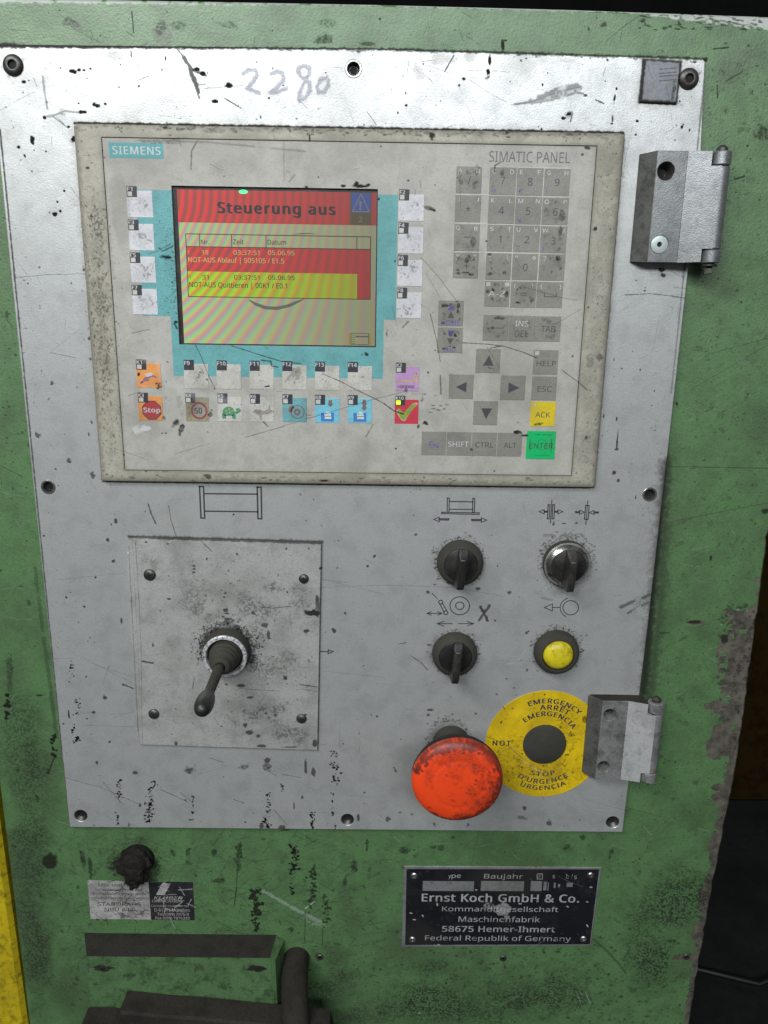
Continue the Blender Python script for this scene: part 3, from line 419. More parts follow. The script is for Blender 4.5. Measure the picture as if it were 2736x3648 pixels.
    if face and bare: h = math_('SUBTRACT', h, math_('MULTIPLY', fb, math_('ADD', .6, noise(160, 3.))))
    lk.new(h, b.inputs['Height']); lk.new(b.outputs[0], bs.inputs['Normal'])
    return m

# ------------------------------------------------------------------ mesh helpers
ORG = {}
def thing(name, label, cat, o, group=None):
    e = bpy.data.objects.new(name, None); COL.objects.link(e); e.empty_display_size = .02
    loc = Vector((o[0] / 1000, -o[1] / 1000, o[2] / 1000)); e.location = loc; ORG[e] = loc
    e['label'] = label; e['category'] = cat
    if group: e['group'] = group
    return e
def link(name, verts, faces, m, parent, smooth=False, label=None):
    o0 = ORG[parent] if parent else Vector((0, 0, 0))
    me = bpy.data.meshes.new(name)
    me.from_pydata([(x / 1000 - o0.x, -d / 1000 - o0.y, z / 1000 - o0.z) for (x, d, z) in verts], [], faces)
    bm = bmesh.new(); bm.from_mesh(me); bmesh.ops.remove_doubles(bm, verts=bm.verts, dist=1e-7); bmesh.ops.recalc_face_normals(bm, faces=bm.faces); bm.to_mesh(me); bm.free()
    me.materials.append(m)
    if smooth:
        for p in me.polygons: p.use_smooth = True
        try: me.set_sharp_from_angle(angle=math.radians(35))
        except Exception: pass
    o = bpy.data.objects.new(name, me); COL.objects.link(o); o.parent = parent; ORG[o] = o0
    if label: o['label'] = label
    return o
class MB:
    def __init__(s): s.v = []; s.f = []
    def add(s, v, f):
        n = len(s.v); s.v += list(v); s.f += [tuple(i + n for i in q) for q in f]; return s
    def out(s, name, m, parent, **k): return link(name, s.v, s.f, m, parent, **k)
def offs(pts, c):
    n = len(pts); A = sum(pts[i][0] * pts[(i + 1) % n][1] - pts[(i + 1) % n][0] * pts[i][1] for i in range(n)); sg = 1 if A > 0 else -1
    out = []
    for i in range(n):
        p0, p, p1 = pts[i - 1], pts[i], pts[(i + 1) % n]
        e0 = (p[0] - p0[0], p[1] - p0[1]); e1 = (p1[0] - p[0], p1[1] - p[1]); l0 = math.hypot(*e0) or 1e-9; l1 = math.hypot(*e1) or 1e-9
        n0 = (-e0[1] / l0 * sg, e0[0] / l0 * sg); n1 = (-e1[1] / l1 * sg, e1[0] / l1 * sg)
        k = 1 + n0[0] * n1[0] + n0[1] * n1[1]; k = max(k, .35)
        out.append((p[0] + c * (n0[0] + n1[0]) / k, p[1] + c * (n0[1] + n1[1]) / k))
    return out
def circle(cx, cz, r, n=32, a0=0): return [(cx + r * math.cos(a0 + 2 * math.pi * i / n), cz + r * math.sin(a0 + 2 * math.pi * i / n)) for i in range(n)]
def rectp(x0, z0, x1, z1): return [(x0, z0), (x1, z0), (x1, z1), (x0, z1)]
def rounded(x0, z0, x1, z1, r, n=5):
    o = []
    for cx, cz, a in ((x1 - r, z0 + r, -90), (x1 - r, z1 - r, 0), (x0 + r, z1 - r, 90), (x0 + r, z0 + r, 180)):
        for i in range(n + 1):
            t = math.radians(a + 90 * i / n); o.append((cx + r * math.cos(t), cz + r * math.sin(t)))
    return o
def slab(mb, pts, d0, d1, ch=.3, holes=(), back=False):
    """polygon between depth d0 (back) and d1 (front), front edge chamfered, with round holes (cx, cz, r)"""
    inner = offs(pts, ch)
    loops = [inner] + [circle(cx, cz, r + ch, 28) for cx, cz, r in holes]
    if holes:
        bm = bmesh.new(); ed = []
        for lp in loops:
            vs = [bm.verts.new((p[0], p[1], 0)) for p in lp]
            ed += [bm.edges.new((vs[i], vs[(i + 1) % len(vs)])) for i in range(len(vs))]
        bmesh.ops.triangle_fill(bm, use_beauty=True, use_dissolve=False, edges=ed)
        bm.verts.index_update(); mb.add([(v.co.x, d1, v.co.y) for v in bm.verts], [tuple(v.index for v in f.verts) for f in bm.faces]); bm.free()
    else: mb.add([(x, d1, z) for x, z in inner], [tuple(range(len(inner)))])
    def band(a, da, b, db):
        n = len(a); mb.add([(x, da, z) for x, z in a] + [(x, db, z) for x, z in b], [(i, (i + 1) % n, n + (i + 1) % n, n + i) for i in range(n)])
    band(inner, d1, pts, d1 - ch); band(pts, d1 - ch, pts, d0)
    for (cx, cz, r), lp in zip(holes, loops[1:]):
        c0 = circle(cx, cz, r, 28); band(lp, d1, c0, d1 - ch); band(c0, d1 - ch, c0, d0)
    if back: mb.add([(x, d0, z) for x, z in pts], [tuple(range(len(pts)))])
    return mb
def lathe(mb, cx, cz, prof, n=40, wob=0, a0=0):
    """profile of (radius, depth) round an axis that leaves the panel squarely"""
    v = []; f = []
    for r, d in prof:
        for i in range(n):
            a = a0 + 2 * math.pi * i / n; v.append((cx + r * math.cos(a), d, cz + r * math.sin(a)))
    for k in range(len(prof) - 1):
        for i in range(n): f.append((k * n + i, k * n + (i + 1) % n, (k + 1) * n + (i + 1) % n, (k + 1) * n + i))
    for k in (0, len(prof) - 1):
        if prof[k][0] < .02: f.append(tuple(k * n + i for i in range(n)))
    return mb.add(v, f)
def sheet(mb, pts, d): return mb.add([(x, d, z) for x, z in pts], [tuple(range(len(pts)))])
def stroke(mb, pts, w, d, closed=False):
    n = len(pts)
    for i in range(n if closed else n - 1):
        a, b = pts[i], pts[(i + 1) % n]; L = math.hypot(b[0] - a[0], b[1] - a[1]) or 1e-9
        ex, ez = (b[0] - a[0]) / L * w * .5, (b[1] - a[1]) / L * w * .5; nx, nz = -ez, ex
        dd = d + .002 * (i % 3)
        sheet(mb, [(a[0] - ex + nx, a[1] - ez + nz), (a[0] - ex - nx, a[1] - ez - nz), (b[0] + ex - nx, b[1] + ez - nz), (b[0] + ex + nx, b[1] + ez + nz)], dd)
    return mb
def tube(mb, pts, rad, n=16, ref=(.3, 1, .1)):
    """tube through (x, d, z) points"""
    P = [Vector(p) for p in pts]; v = []; f = []
    for i, p in enumerate(P):
        t = (P[min(i + 1, len(P) - 1)] - P[max(i - 1, 0)]).normalized(); a = t.cross(Vector(ref)).normalized(); b = t.cross(a)
        r = rad[i] if isinstance(rad, (list, tuple)) else rad
        v += [tuple(p + a * r * math.cos(2 * math.pi * k / n) + b * r * math.sin(2 * math.pi * k / n)) for k in range(n)]
    for i in range(len(P) - 1): f += [(i * n + k, i * n + (k + 1) % n, (i + 1) * n + (k + 1) % n, (i + 1) * n + k) for k in range(n)]
    f += [tuple(range(n)), tuple((len(P) - 1) * n + k for k in range(n))]
    return mb.add(v, f)
_gl = {}
def load_font():      # a plain sans that ships with Blender; its default face is the fallback
    d = (bpy.utils.system_resource('DATAFILES') or '') + '/fonts/'
    for fn in ('NotoSansHebrew-VariableFont_wdth,wght.woff2', 'NotoSansHebrew-Regular.woff2'):
        try: return bpy.data.fonts.load(d + fn)
        except Exception: pass
FONT = load_font()
def glyphs(body, sp=1., shear=0., res=3):
    k = (body, sp, shear)
    if k in _gl: return _gl[k]
    cu = bpy.data.curves.new('tmp', 'FONT'); cu.body = body
    if FONT: cu.font = FONT
    cu.size = 1; cu.resolution_u = res; cu.space_character = sp; cu.shear = shear
    o = bpy.data.objects.new('tmp', cu); COL.objects.link(o)
    dg = bpy.context.evaluated_depsgraph_get(); dg.update()
    me = bpy.data.meshes.new_from_object(o.evaluated_get(dg))
    vs = [(v.co.x, v.co.y) for v in me.vertices]; fs = [tuple(p.vertices) for p in me.polygons]
    bpy.data.objects.remove(o); bpy.data.curves.remove(cu); bpy.data.meshes.remove(me)
    x0 = min(v[0] for v in vs); x1 = max(v[0] for v in vs); y0 = min(v[1] for v in vs); y1 = max(v[1] for v in vs)
    _gl[k] = ([((x - x0) / (x1 - x0), (y - y0) / (y1 - y0)) for x, y in vs], fs, (x1 - x0) / (y1 - y0)); return _gl[k]
def weights(bold):   # heavier type = the outline struck a few times with tiny shifts
    return [(0, 0)] if bold <= 0 else [(-bold, 0), (-bold / 3, bold * .4), (bold / 3, -bold * .4), (bold, 0), (-bold, bold * .4), (bold, -bold * .4)]
def text(mb, body, b, d, bold=0., sp=1., shear=0., rot=0., gap=None):
    """lettering filling the rectangle b = x0, z0, x1, z1"""
    vs, fs, _ = glyphs(body, sp if bold <= 0 else sp * (1 + bold * 1.5), shear); x0, z0, x1, z1 = b; h = z1 - z0
    for q, (ox, oz) in enumerate(weights(bold)):
        mb.add([(x0 + u * (x1 - x0) + ox * h, d + q * .004, z0 + v * h + oz * h) for u, v in vs], fs)
    return mb
def arctext(mb, body, cx, cz, r, h, aw, d, bold=0., below=False, amid=90, sp=1.15):
    """lettering bent round (cx, cz): baseline radius r, letter height h, angular width aw"""
    vs, fs, _ = glyphs(body, sp)
    for q, (ox, oz) in enumerate(weights(bold)):
        out = []
        for u, v in vs:
            du = ox * h / r * 57.3
            if below: a = math.radians(amid + (u - .5) * aw + du); rr = r - (v + oz) * h
            else: a = math.radians(amid - (u - .5) * aw + du); rr = r + (v + oz) * h
            out.append((cx + rr * math.cos(a), d + q * .004, cz + rr * math.sin(a)))
        mb.add(out, fs)
    return mb
# ------------------------------------------------------------------ handwriting ink and key grime go into the maps before they are packed
WK = {  # white and coloured soft keys: view, key box, tag box, name, has lamp, colour, icon
 'F1': (vA, (240, 262, 545, 580), (235, 210, 357, 338), 1, 'white'), 'F3': (vA, (264, 655, 560, 970), (255, 605, 378, 732), 1, 'white'),
 'F5': (vA, (286, 1043, 579, 1352), (276, 993, 398, 1118), 1, 'white'), 'F7': (vA, (306, 1423, 600, 1728), (297, 1375, 416, 1500), 1, 'white'),
 'F2': (v2, (63, 840, 173, 955), (65, 818, 109, 866), 1, 'white'), 'F4': (v2, (61, 982, 170, 1096), (62, 961, 106, 1010), 1, 'white'),
 'F6': (v4, (58, 33, 166, 145), (59, 10, 103, 58), 1, 'white'), 'F8': (v4, (54, 172, 162, 283), (56, 151, 100, 198), 1, 'white'),
 'F9': (vB, (651, 120, 937, 415), (647, 72, 767, 193), 0, 'cream'), 'F10': (vB, (1035, 125, 1323, 420), (1036, 78, 1154, 197), 0, 'cream'),
 'F11': (vC, (-27, 100, 189, 318), (-26, 62, 63, 153), 0, 'cream'), 'F12': (vC, (266, 103, 484, 323), (266, 65, 355, 155), 0, 'cream'),
 'F13': (vC, (558, 108, 777, 327), (559, 70, 648, 160), 0, 'cream'), 'F14': (vC, (852, 112, 1069, 330), (852, 73, 943, 165), 0, 'cream'),
 'K1': (vB, (90, 113, 378, 405), (84, 68, 203, 188), 1, 'orange'), 'K3': (vB, (110, 502, 396, 790), (107, 460, 223, 576), 1, 'orange'),
 'K4': (vB, (669, 513, 944, 798), (665, 463, 781, 582), 1, 'olive'), 'K5': (vB, (1048, 517, 1332, 802), (1045, 468, 1162, 588), 1, 'cream'),
 'K6': (vC, (-24, 393, 191, 610), (-23, 360, 66, 448), 1, 'cream'), 'K7': (vC, (267, 395, 485, 612), (267, 363, 357, 451), 1, 'tealk'),
 'K8': (vC, (558, 398, 776, 618), (559, 367, 649, 457), 1, 'sky'), 'K9': (vC, (850, 402, 1067, 620), (852, 370, 941, 458), 1, 'sky'),
 'K2': (vC, (1279, 117, 1491, 335), (1283, 80, 1372, 170), 1, 'pink'), 'K10': (vC, (1272, 411, 1484, 627), (1278, 376, 1366, 462), 1, 'red')}
PK = [  # keypad: view, box, [(text, rel box, colour, bold)], shape, grime
 (vE, (252, 217, 520, 500), [('A', .08, .08, .22, .22, 'w'), ('B', .78, .08, .92, .24, 'w')], 'slash', .8),
 (vE, (603, 225, 884, 520), [('C', .1, .08, .24, .22, 'w'), ('D', .76, .08, .9, .24, 'w'), ('7', .42, .34, .58, .62, 'k'), ('@', .08, .78, .26, .92, 'b')], '', .25),
 (vE, (891, 232, 1168, 526), [('E', .1, .08, .22, .23, 'w'), ('F', .78, .08, .9, .23, 'w'), ('8', .42, .35, .6, .64, 'k'), ('€', .08, .76, .24, .92, 'b')], '', .3),
 (vE, (1178, 240, 1450, 530), [('G', .1, .08, .24, .23, 'w'), ('H', .78, .08, .92, .23, 'w'), ('9', .42, .36, .6, .64, 'k'), ('|', .12, .76, .14, .92, 'b')], '', .3),
 (vE, (240, 522, 510, 806), [('I', .15, .08, .18, .22, 'w'), ('J', .82, .08, .92, .22, 'w'), ('*', .42, .4, .6, .58, 'k')], '', .3),
 (vE, (589, 528, 868, 821), [('K', .1, .08, .22, .24, 'w'), ('L', .78, .1, .88, .24, 'w'), ('4', .4, .38, .6, .66, 'k'), ('^', .12, .8, .2, .84, 'b')], '', .3),
 (vE, (874, 536, 1150, 829), [('M', .1, .08, .28, .24, 'w'), ('N', .77, .08, .92, .24, 'w'), ('5', .42, .38, .58, .66, 'k'), ('%', .08, .78, .26, .94, 'b')], '', .3),
 (vE, (1157, 544, 1434, 836), [('O', .08, .08, .24, .24, 'w'), ('P', .8, .08, .92, .22, 'w'), ('6', .42, .38, .6, .66, 'k')], '', .6),
 (vE, (230, 826, 498, 1111), [('Q', .06, .06, .22, .24, 'w'), ('R', .78, .08, .92, .24, 'w')], 'dash', .4),
 (vE, (577, 832, 849, 1115), [('S', .1, .08, .24, .24, 'w'), ('T', .78, .08, .92, .24, 'w'), ('1', .45, .4, .56, .66, 'k'), ('!', .13, .78, .16, .92, 'b')], '', .35),
 (vE, (857, 839, 1132, 1123), [('U', .1, .08, .24, .24, 'w'), ('V', .76, .08, .92, .24, 'w'), ('2', .42, .4, .6, .66, 'k'), ('~', .12, .75, .26, .8, 'b')], '', .25),
 (vE, (1139, 847, 1416, 1133), [('W', .06, .08, .28, .24, 'w'), ('X', .8, .08, .94, .24, 'w'), ('3', .42, .4, .58, .68, 'k'), ('§', .1, .76, .18, .94, 'b')], '', .6),
 (vF, (220, 0, 485, 270), [('Y', .1, .06, .24, .2, 'w'), ('Z', .78, .08, .9, .22, 'w'), ('+', .42, .42, .64, .62, 'k')], '', 1.),
 (vF, (564, 6, 830, 288), [(':', .14, .12, .18, .28, 'w'), ('\\', .8, .06, .88, .24, 'w'), ('.', .5, .6, .53, .63, 'k')], '', .6),
 (vF, (843, 11, 1112, 291), [('"', .1, .08, .2, .16, 'w'), ('°', .78, .1, .9, .22, 'w'), ('0', .42, .38, .6, .66, 'k')], '', .2),
 (vF, (1125, 16, 1397, 297), [('?', .14, .08, .26, .26, 'w'), (',', .48, .62, .54, .72, 'k')], '', .6),
 (vF, (550, 300, 815, 572), [('A-Z', .14, .38, .84, .6, 'w')], 'leds', .95),
 (vF, (826, 304, 1095, 580), [('(', .12, .08, .17, .26, 'w'), (')', .8, .08, .85, .26, 'w'), ('=', .38, .44, .64, .54, 'k')], '', .9),
 (vF, (1100, 310, 1374, 584), [('{', .12, .08, .2, .28, 'w'), ('}', .86, .08, .94, .28, 'w')], 'space', .35),
 (vF, (535, 658, 803, 930), [], 'back', .6),
 (vF, (808, 665, 1080, 936), [('INS', .24, .2, .74, .42, 'w'), ('DEL', .24, .58, .76, .82, 'k')], '', .6),
 (vF, (1081, 672, 1353, 939), [('TAB', .24, .38, .8, .62, 'k')], '', .55),
 (vF, (63, 507, 328, 776), [('HOME', .14, .76, .86, .96, 'b')], 'up2', .9),
 (vF, (54, 790, 320, 1056), [('END', .26, .8, .72, .97, 'b')], 'dn2', .9),
 (vG, (594, 62, 834, 300), [], 'up', .15), (vG, (330, 315, 570, 554), [], 'left', .1), (vG, (836, 326, 1080, 567), [], 'right', .1), (vG, (570, 577, 808, 813), [], 'down', .1),
 (vG, (1160, 74, 1403, 315), [('HELP', .14, .44, .92, .66, 'k')], 'led', .15), (vG, (1144, 335, 1387, 570), [('ESC', .24, .4, .82, .64, 'k')], '', .1),
 (vG, (60, 878, 300, 1110), [('F', .32, .4, .48, .64, 'b'), ('N', .5, .5, .7, .7, 'b')], '', .25), (vG, (307, 882, 548, 1114), [('SHIFT', .06, .4, .9, .62, 'w')], '', .2),
 (vG, (555, 886, 798, 1117), [('CTRL', .14, .42, .88, .64, 'k')], '', .15), (vG, (806, 890, 1046, 1122), [('ALT', .26, .42, .78, .64, 'k')], '', .15),
 (vG, (1132, 583, 1377, 826), [('ACK', .2, .42, .8, .64, 'k')], 'ledy', .1), (vG, (1092, 872, 1378, 1150), [('ENTER', .1, .42, .92, .62, 'k')], '', .1)]
for v, b, tx, sh, g in PK:
    if g > .3: key_grime(b, v, g, 18); S(SOFT, v, (b[0] + b[2]) / 2, (b[1] + b[3]) / 2, (b[2] - b[0]) * .42, (b[3] - b[1]) * .42, g * .8, 0, dP, soft=.6)
for x, y, rx, ry in [(285, 222, 34, 16), (410, 228, 34, 16), (345, 210, 60, 10), (355, 80, 22, 26), (440, 70, 10, 30), (615, 225, 26, 14), (760, 215, 20, 10), (600, 20, 20, 12), (1330, 60, 34, 24), (590, 410, 34, 20), (780, 440, 22, 30), (722, 492, 12, 12), (640, 400, 16, 16), (745, 410, 20, 24), (890, 525, 20, 12), (135, 565, 28, 20), (275, 570, 14, 34), (255, 515, 16, 12), (268, 620, 8, 24), (130, 1015, 30, 16), (240, 1005, 26, 12), (185, 990, 14, 8), (245, 880, 18, 20), (190, 870, 24, 20), (110, 740, 18, 10), (700, 690, 70, 20), (590, 800, 10, 20), (1350, 1060, 10, 10)]:
    S(DARK, vF, x, y, rx, ry, .85, 0, dP, grain=.35)
for b, g in (((640, 345, 900, 400), 0),): pass
for v, x, y, r in ((vE, 310, 380, 30), (vE, 450, 430, 34), (vE, 470, 260, 26), (vE, 1370, 730, 40), (vE, 1360, 890, 30), (vE, 430, 1010, 40), (vE, 740, 280, 24)): S(DARK, v, x, y, r, r * 1.6, .55, 0, dP, grain=.5)
for i in range(500):      # speckle on the soft keys
    k = random.choice(list(WK)); v, b, t, _, c = WK[k]
    if c in ('white', 'cream'): S(DARK, v, random.uniform(b[0], b[2]), random.uniform(b[1], b[3]), (b[2] - b[0]) * .02, (b[2] - b[0]) * .02, random.uniform(.25, .7), 0, dP)
for k in ('F1', 'F3', 'F5', 'F7', 'F2', 'F4', 'F6', 'F8', 'F12', 'F9'):
    v, b, t, _, c = WK[k]
    for q in range(3): S(DARK, v, b[0] + (b[2] - b[0]) * random.uniform(.3, .8), b[1] + (b[3] - b[1]) * random.uniform(.3, .8), (b[2] - b[0]) * .16, (b[2] - b[0]) * .12, .4, random.uniform(0, 90), dP, grain=.9)
    S(SOFT, v, (b[0] + b[2]) / 2, (b[1] + b[3]) / 2, (b[2] - b[0]) * .4, (b[2] - b[0]) * .4, .5, 0, dP, grain=.7)
for x, y, rx in ((770, 800, 25), (680, 820, 20)): S(SOFT, vB, x - 40, y - 130, rx * 2, rx * 2, .7, 0, dP, grain=.5)
S(DARK, vG, 1205, 805, 46, 10, .8, -10, dP, grain=.4); Ln(DARK, vG, [(1180, 910), (1225, 908)], .5, .7, dP); Ln(DARK, vG, [(1255, 910), (1340, 912)], .5, .7, dP); Ln(DARK, vG, [(1130, 960), (1128, 1070)], .5, .6, dP); Ln(DARK, vG, [(1342, 950), (1334, 1080)], .5, .6, dP); Ln(DARK, vG, [(1170, 1110), (1310, 1115)], .35, .5, dP)
Ln(DARK, vG, [(1198, 1010), (1215, 970), (1245, 955), (1280, 970), (1295, 1010), (1280, 1050), (1240, 1065), (1205, 1045), (1198, 1010)], .3, .35, dP); S(DARK, vG, 745, 258, 34, 9, .8, 15, dP, grain=.5)
# disc label: wear
for i in range(260):
    a = random.uniform(0, 2 * math.pi); rr = random.uniform(14, 40); x, z = 135.3 + rr * math.cos(a), -284.6 + rr * math.sin(a)
    if x > 160 or z < -282 or random.random() < .35: stamp(DARK, x, z, random.uniform(.3, 1.3), random.uniform(.25, .9), random.uniform(.3, .8), random.uniform(0, 180), grain=.6)
stamp(SOFT, 130, -305, 34, 17, .9, soft=.9, grain=.35); stamp(SOFT, 152, -268, 10, 20, .6, 0, grain=.5); stamp(DARK, 141, -296, 6, 3, .8, 35); stamp(SOFT, 112, -290, 10, 14, .6, grain=.4)
Ln(DARK, vI, [(700, 905), (760, 925), (880, 985), (990, 1080)], .4, .7); Ln(DARK, vI, [(830, 665), (850, 685)], .4, .9); Ln(SILV, vI, [(900, 1000), (1000, 1100), (1140, 1190), (1230, 1180), (1290, 1150)], .7, .6, broken=.35); S(DARK, vI, 1385, 885, 24, 16, .8, 30, grain=.4); S(DARK, vI, 1490, 770, 16, 24, .8, 0, grain=.3); S(DARK, vI, 1345, 1050, 20, 8, .8); S(DARK, vI, 820, 790, 6, 14, .8, 20)
# name plate wear
S(SILV, vO, 830, 375, 60, 48, .55, 0, dG, grain=.35, rough=.6, soft=.15); S(SILV, vO, 720, 350, 50, 40, .5, 0, dG, grain=.9); S(SILV, vO, 860, 430, 20, 40, .5, 0, dG, grain=.9)
for x, y, a in ((135, 405, 20), (225, 425, 60), (160, 455, 0), (345, 645, 10), (315, 650, 30), (1320, 355, 30), (1470, 320, 20), (1470, 500, 60), (960, 335, 0), (335, 340, 80), (630, 230, 0), (1500, 210, 0)): S(SILV, vO, x, y, 14, 5, .8, a, dG, rough=.5)
# red cap: greasy smears
CX, CZ = 70.6, -283.4
for (ax, az, rx, rz, vv, an) in ((0, 19, 27, 10, .45, 0), (17, -14, 14, 7, .7, 42), (25, -4, 7, 15, .9, 10), (20, -19, 11, 8, 1, 38), (8, -25, 12, 4, .95, 10), (4, -24, 8, 4, .8, 10), (-2, 25, 28, 7, .95, 0), (-22, 20, 12, 6, .9, 45), (22, 21, 10, 7, .9, -45), (20, 18, 9, 6, .75, -45), (-20, 17, 10, 4, .7, 45), (-8, 16, 7, 5, .5, 0), (13, 12, 7, 5, .6, 0), (-2, 6, 6, 3, .5, -30), (10, -6, 5, 7, .45, 0), (-18, 6, 4, 10, .4, 0), (15, 0, 5, 6, .5, 0), (8, 20, 8, 4, .6, 0)):
    stamp(CAP, CX + ax, CZ + az, rx, rz, vv, an, soft=.6, grain=.45, rough=.8)
for i in range(55): stamp(CAP, CX + random.gauss(4, 14), CZ + random.gauss(3, 13), random.uniform(.4, 2.4), random.uniform(.3, 1.3), random.uniform(.3, .8), random.uniform(-50, 10), grain=.4)
for i in range(70):
    a = random.uniform(-2.2, 2.6); stamp(CAP, CX + 28 * math.cos(a), CZ + 28 * math.sin(a), random.uniform(1, 4), random.uniform(.8, 2.5), .85, math.degrees(a) + 90)
for i in range(60):      # worn-off print on the name plate
    S(DARK, vO, random.uniform(230, 1400), random.uniform(120, 630), random.uniform(4, 22), random.uniform(3, 9), random.uniform(.3, .8), random.uniform(-20, 20), dG, grain=.6)
for x, y, rx, ry in ((700, 380, 40, 18), (840, 455, 30, 12), (1210, 525, 24, 16), (1270, 605, 50, 14), (610, 600, 16, 16), (400, 135, 26, 20), (1320, 135, 60, 16), (950, 530, 16, 12)): S(DARK, vO, x, y, rx, ry, .75, 0, dG, grain=.5)
for i in range(26):      # creases and cracks of the sticker
    x, y = random.uniform(220, 860), random.uniform(300, 690); a = random.gauss(.2, .7); L = random.uniform(40, 190)
    Ln(DARK, vM, [(x, y), (x + L * .5 * math.cos(a), y + L * .5 * math.sin(a) + random.uniform(-12, 12)), (x + L * math.cos(a), y + L * math.sin(a))], random.uniform(.25, .6), .8, dG, broken=.4)
for i in range(22):
    x, y = random.uniform(880, 1280), random.uniform(310, 690); a = random.gauss(-.3, .8); L = random.uniform(30, 150)
    Ln(SILV, vM, [(x, y), (x + L * math.cos(a), y + L * math.sin(a))], random.uniform(.2, .5), .7, dG, broken=.4)
for i in range(40): S(DARK, vM, random.uniform(215, 870), random.uniform(295, 690), random.uniform(4, 22), random.uniform(3, 12), random.uniform(.4, .9), random.uniform(-30, 30), dG, grain=.5)
for i in range(150):
    a = random.uniform(-1.5, 2.9); rr = 27.5 - abs(random.gauss(0, 1.6)); stamp(CAP, CX + rr * math.cos(a), CZ + rr * math.sin(a), random.uniform(.8, 3), random.uniform(.6, 1.8), random.uniform(.6, 1), math.degrees(a) + 90)
# handwriting
def ink(v, pts, w): line(INK, qs(v, pts, 0), w, .62, soft=.5)
ink(v1, [(1052, 318), (1075, 302), (1103, 305), (1112, 325), (1095, 355), (1068, 380), (1090, 388), (1118, 403)], 2.0)
ink(v1, [(1172, 322), (1195, 308), (1222, 318), (1225, 345), (1200, 378), (1168, 398), (1195, 398), (1238, 382)], 2.2)
ink(v1, [(1338, 295), (1310, 285), (1288, 300), (1298, 330), (1335, 358), (1340, 395), (1318, 425), (1296, 432), (1292, 405), (1312, 360), (1336, 320), (1338, 295)], 2.2)
ink(v1, [(1412, 335), (1385, 345), (1370, 375), (1375, 400), (1400, 398), (1418, 370), (1420, 345)], 2.0)
line(DARK, qs(vH, [(520, 950), (550, 1000), (578, 1055)], 0), 1.9, .9); line(DARK, qs(vH, [(590, 938), (550, 1000), (505, 1052)], 0), 1.9, .85)
for i in range(46):      # streaky highlights painted pale, and greasy patches, on the cover plate
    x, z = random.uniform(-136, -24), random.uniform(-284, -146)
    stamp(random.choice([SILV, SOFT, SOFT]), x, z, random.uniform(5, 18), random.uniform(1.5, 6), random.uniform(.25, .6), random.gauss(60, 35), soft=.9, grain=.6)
for x, z, rx, rz, vv in ((-62, -185, 16, 9, .45), (-50, -172, 8, 5, .5), (-48, -228, 14, 8, .4), (-60, -262, 20, 7, .5), (-32, -180, 8, 14, .45), (-100, -178, 9, 12, .35), (-88, -192, 12, 5, .4), (-40, -276, 16, 8, .5), (-58, -203, 6, 12, .5)):
    stamp(DARK, x, z, rx, rz, vv * 1.35, random.uniform(-30, 30), soft=.8, grain=.7)
for x, z, rx, rz in ((-225, -330, 14, 130), (-232, -460, 12, 80), (-215, -500, 22, 26), (-70, -478, 22, 24), (-20, -500, 40, 22)): stamp(DARK, x, z, rx, rz, .6, 0, soft=.9, grain=.6, tex=N_big)  # shading by the door's left edge painted dark, with grime
for x, z, rx, rz, vv in ((20, -290, 60, 46, .75), (60, -330, 90, 18, .8), (30, -200, 26, 60, .35), (168, -200, 22, 70, .45), (-60, -330, 70, 18, .45), (110, -340, 60, 14, .8), (-172, -240, 18, 60, .25)): stamp(SOFT, x, z, rx, rz, vv, 0, soft=1., grain=.35, tex=N_big)
for i in range(60):      # long soft rubs and smears on the big plate
    x, z = random.uniform(-190, 190), random.uniform(-345, 135)
    if -158 < x < 158 and -106 < z < 106: continue
    stamp(SOFT, x, z, random.uniform(5, 22), random.uniform(.8, 3.5), random.uniform(.3, .8), random.gauss(-15, 40), soft=.9, grain=.6)
DARK = np.clip(DARK, 0, 1) ** .9
IMG['a'] = npimage('wear_and_light_map', DARK, SILV, SOFT); IMG['b'] = npimage('paint_loss_map', BARE, INK, CAP)

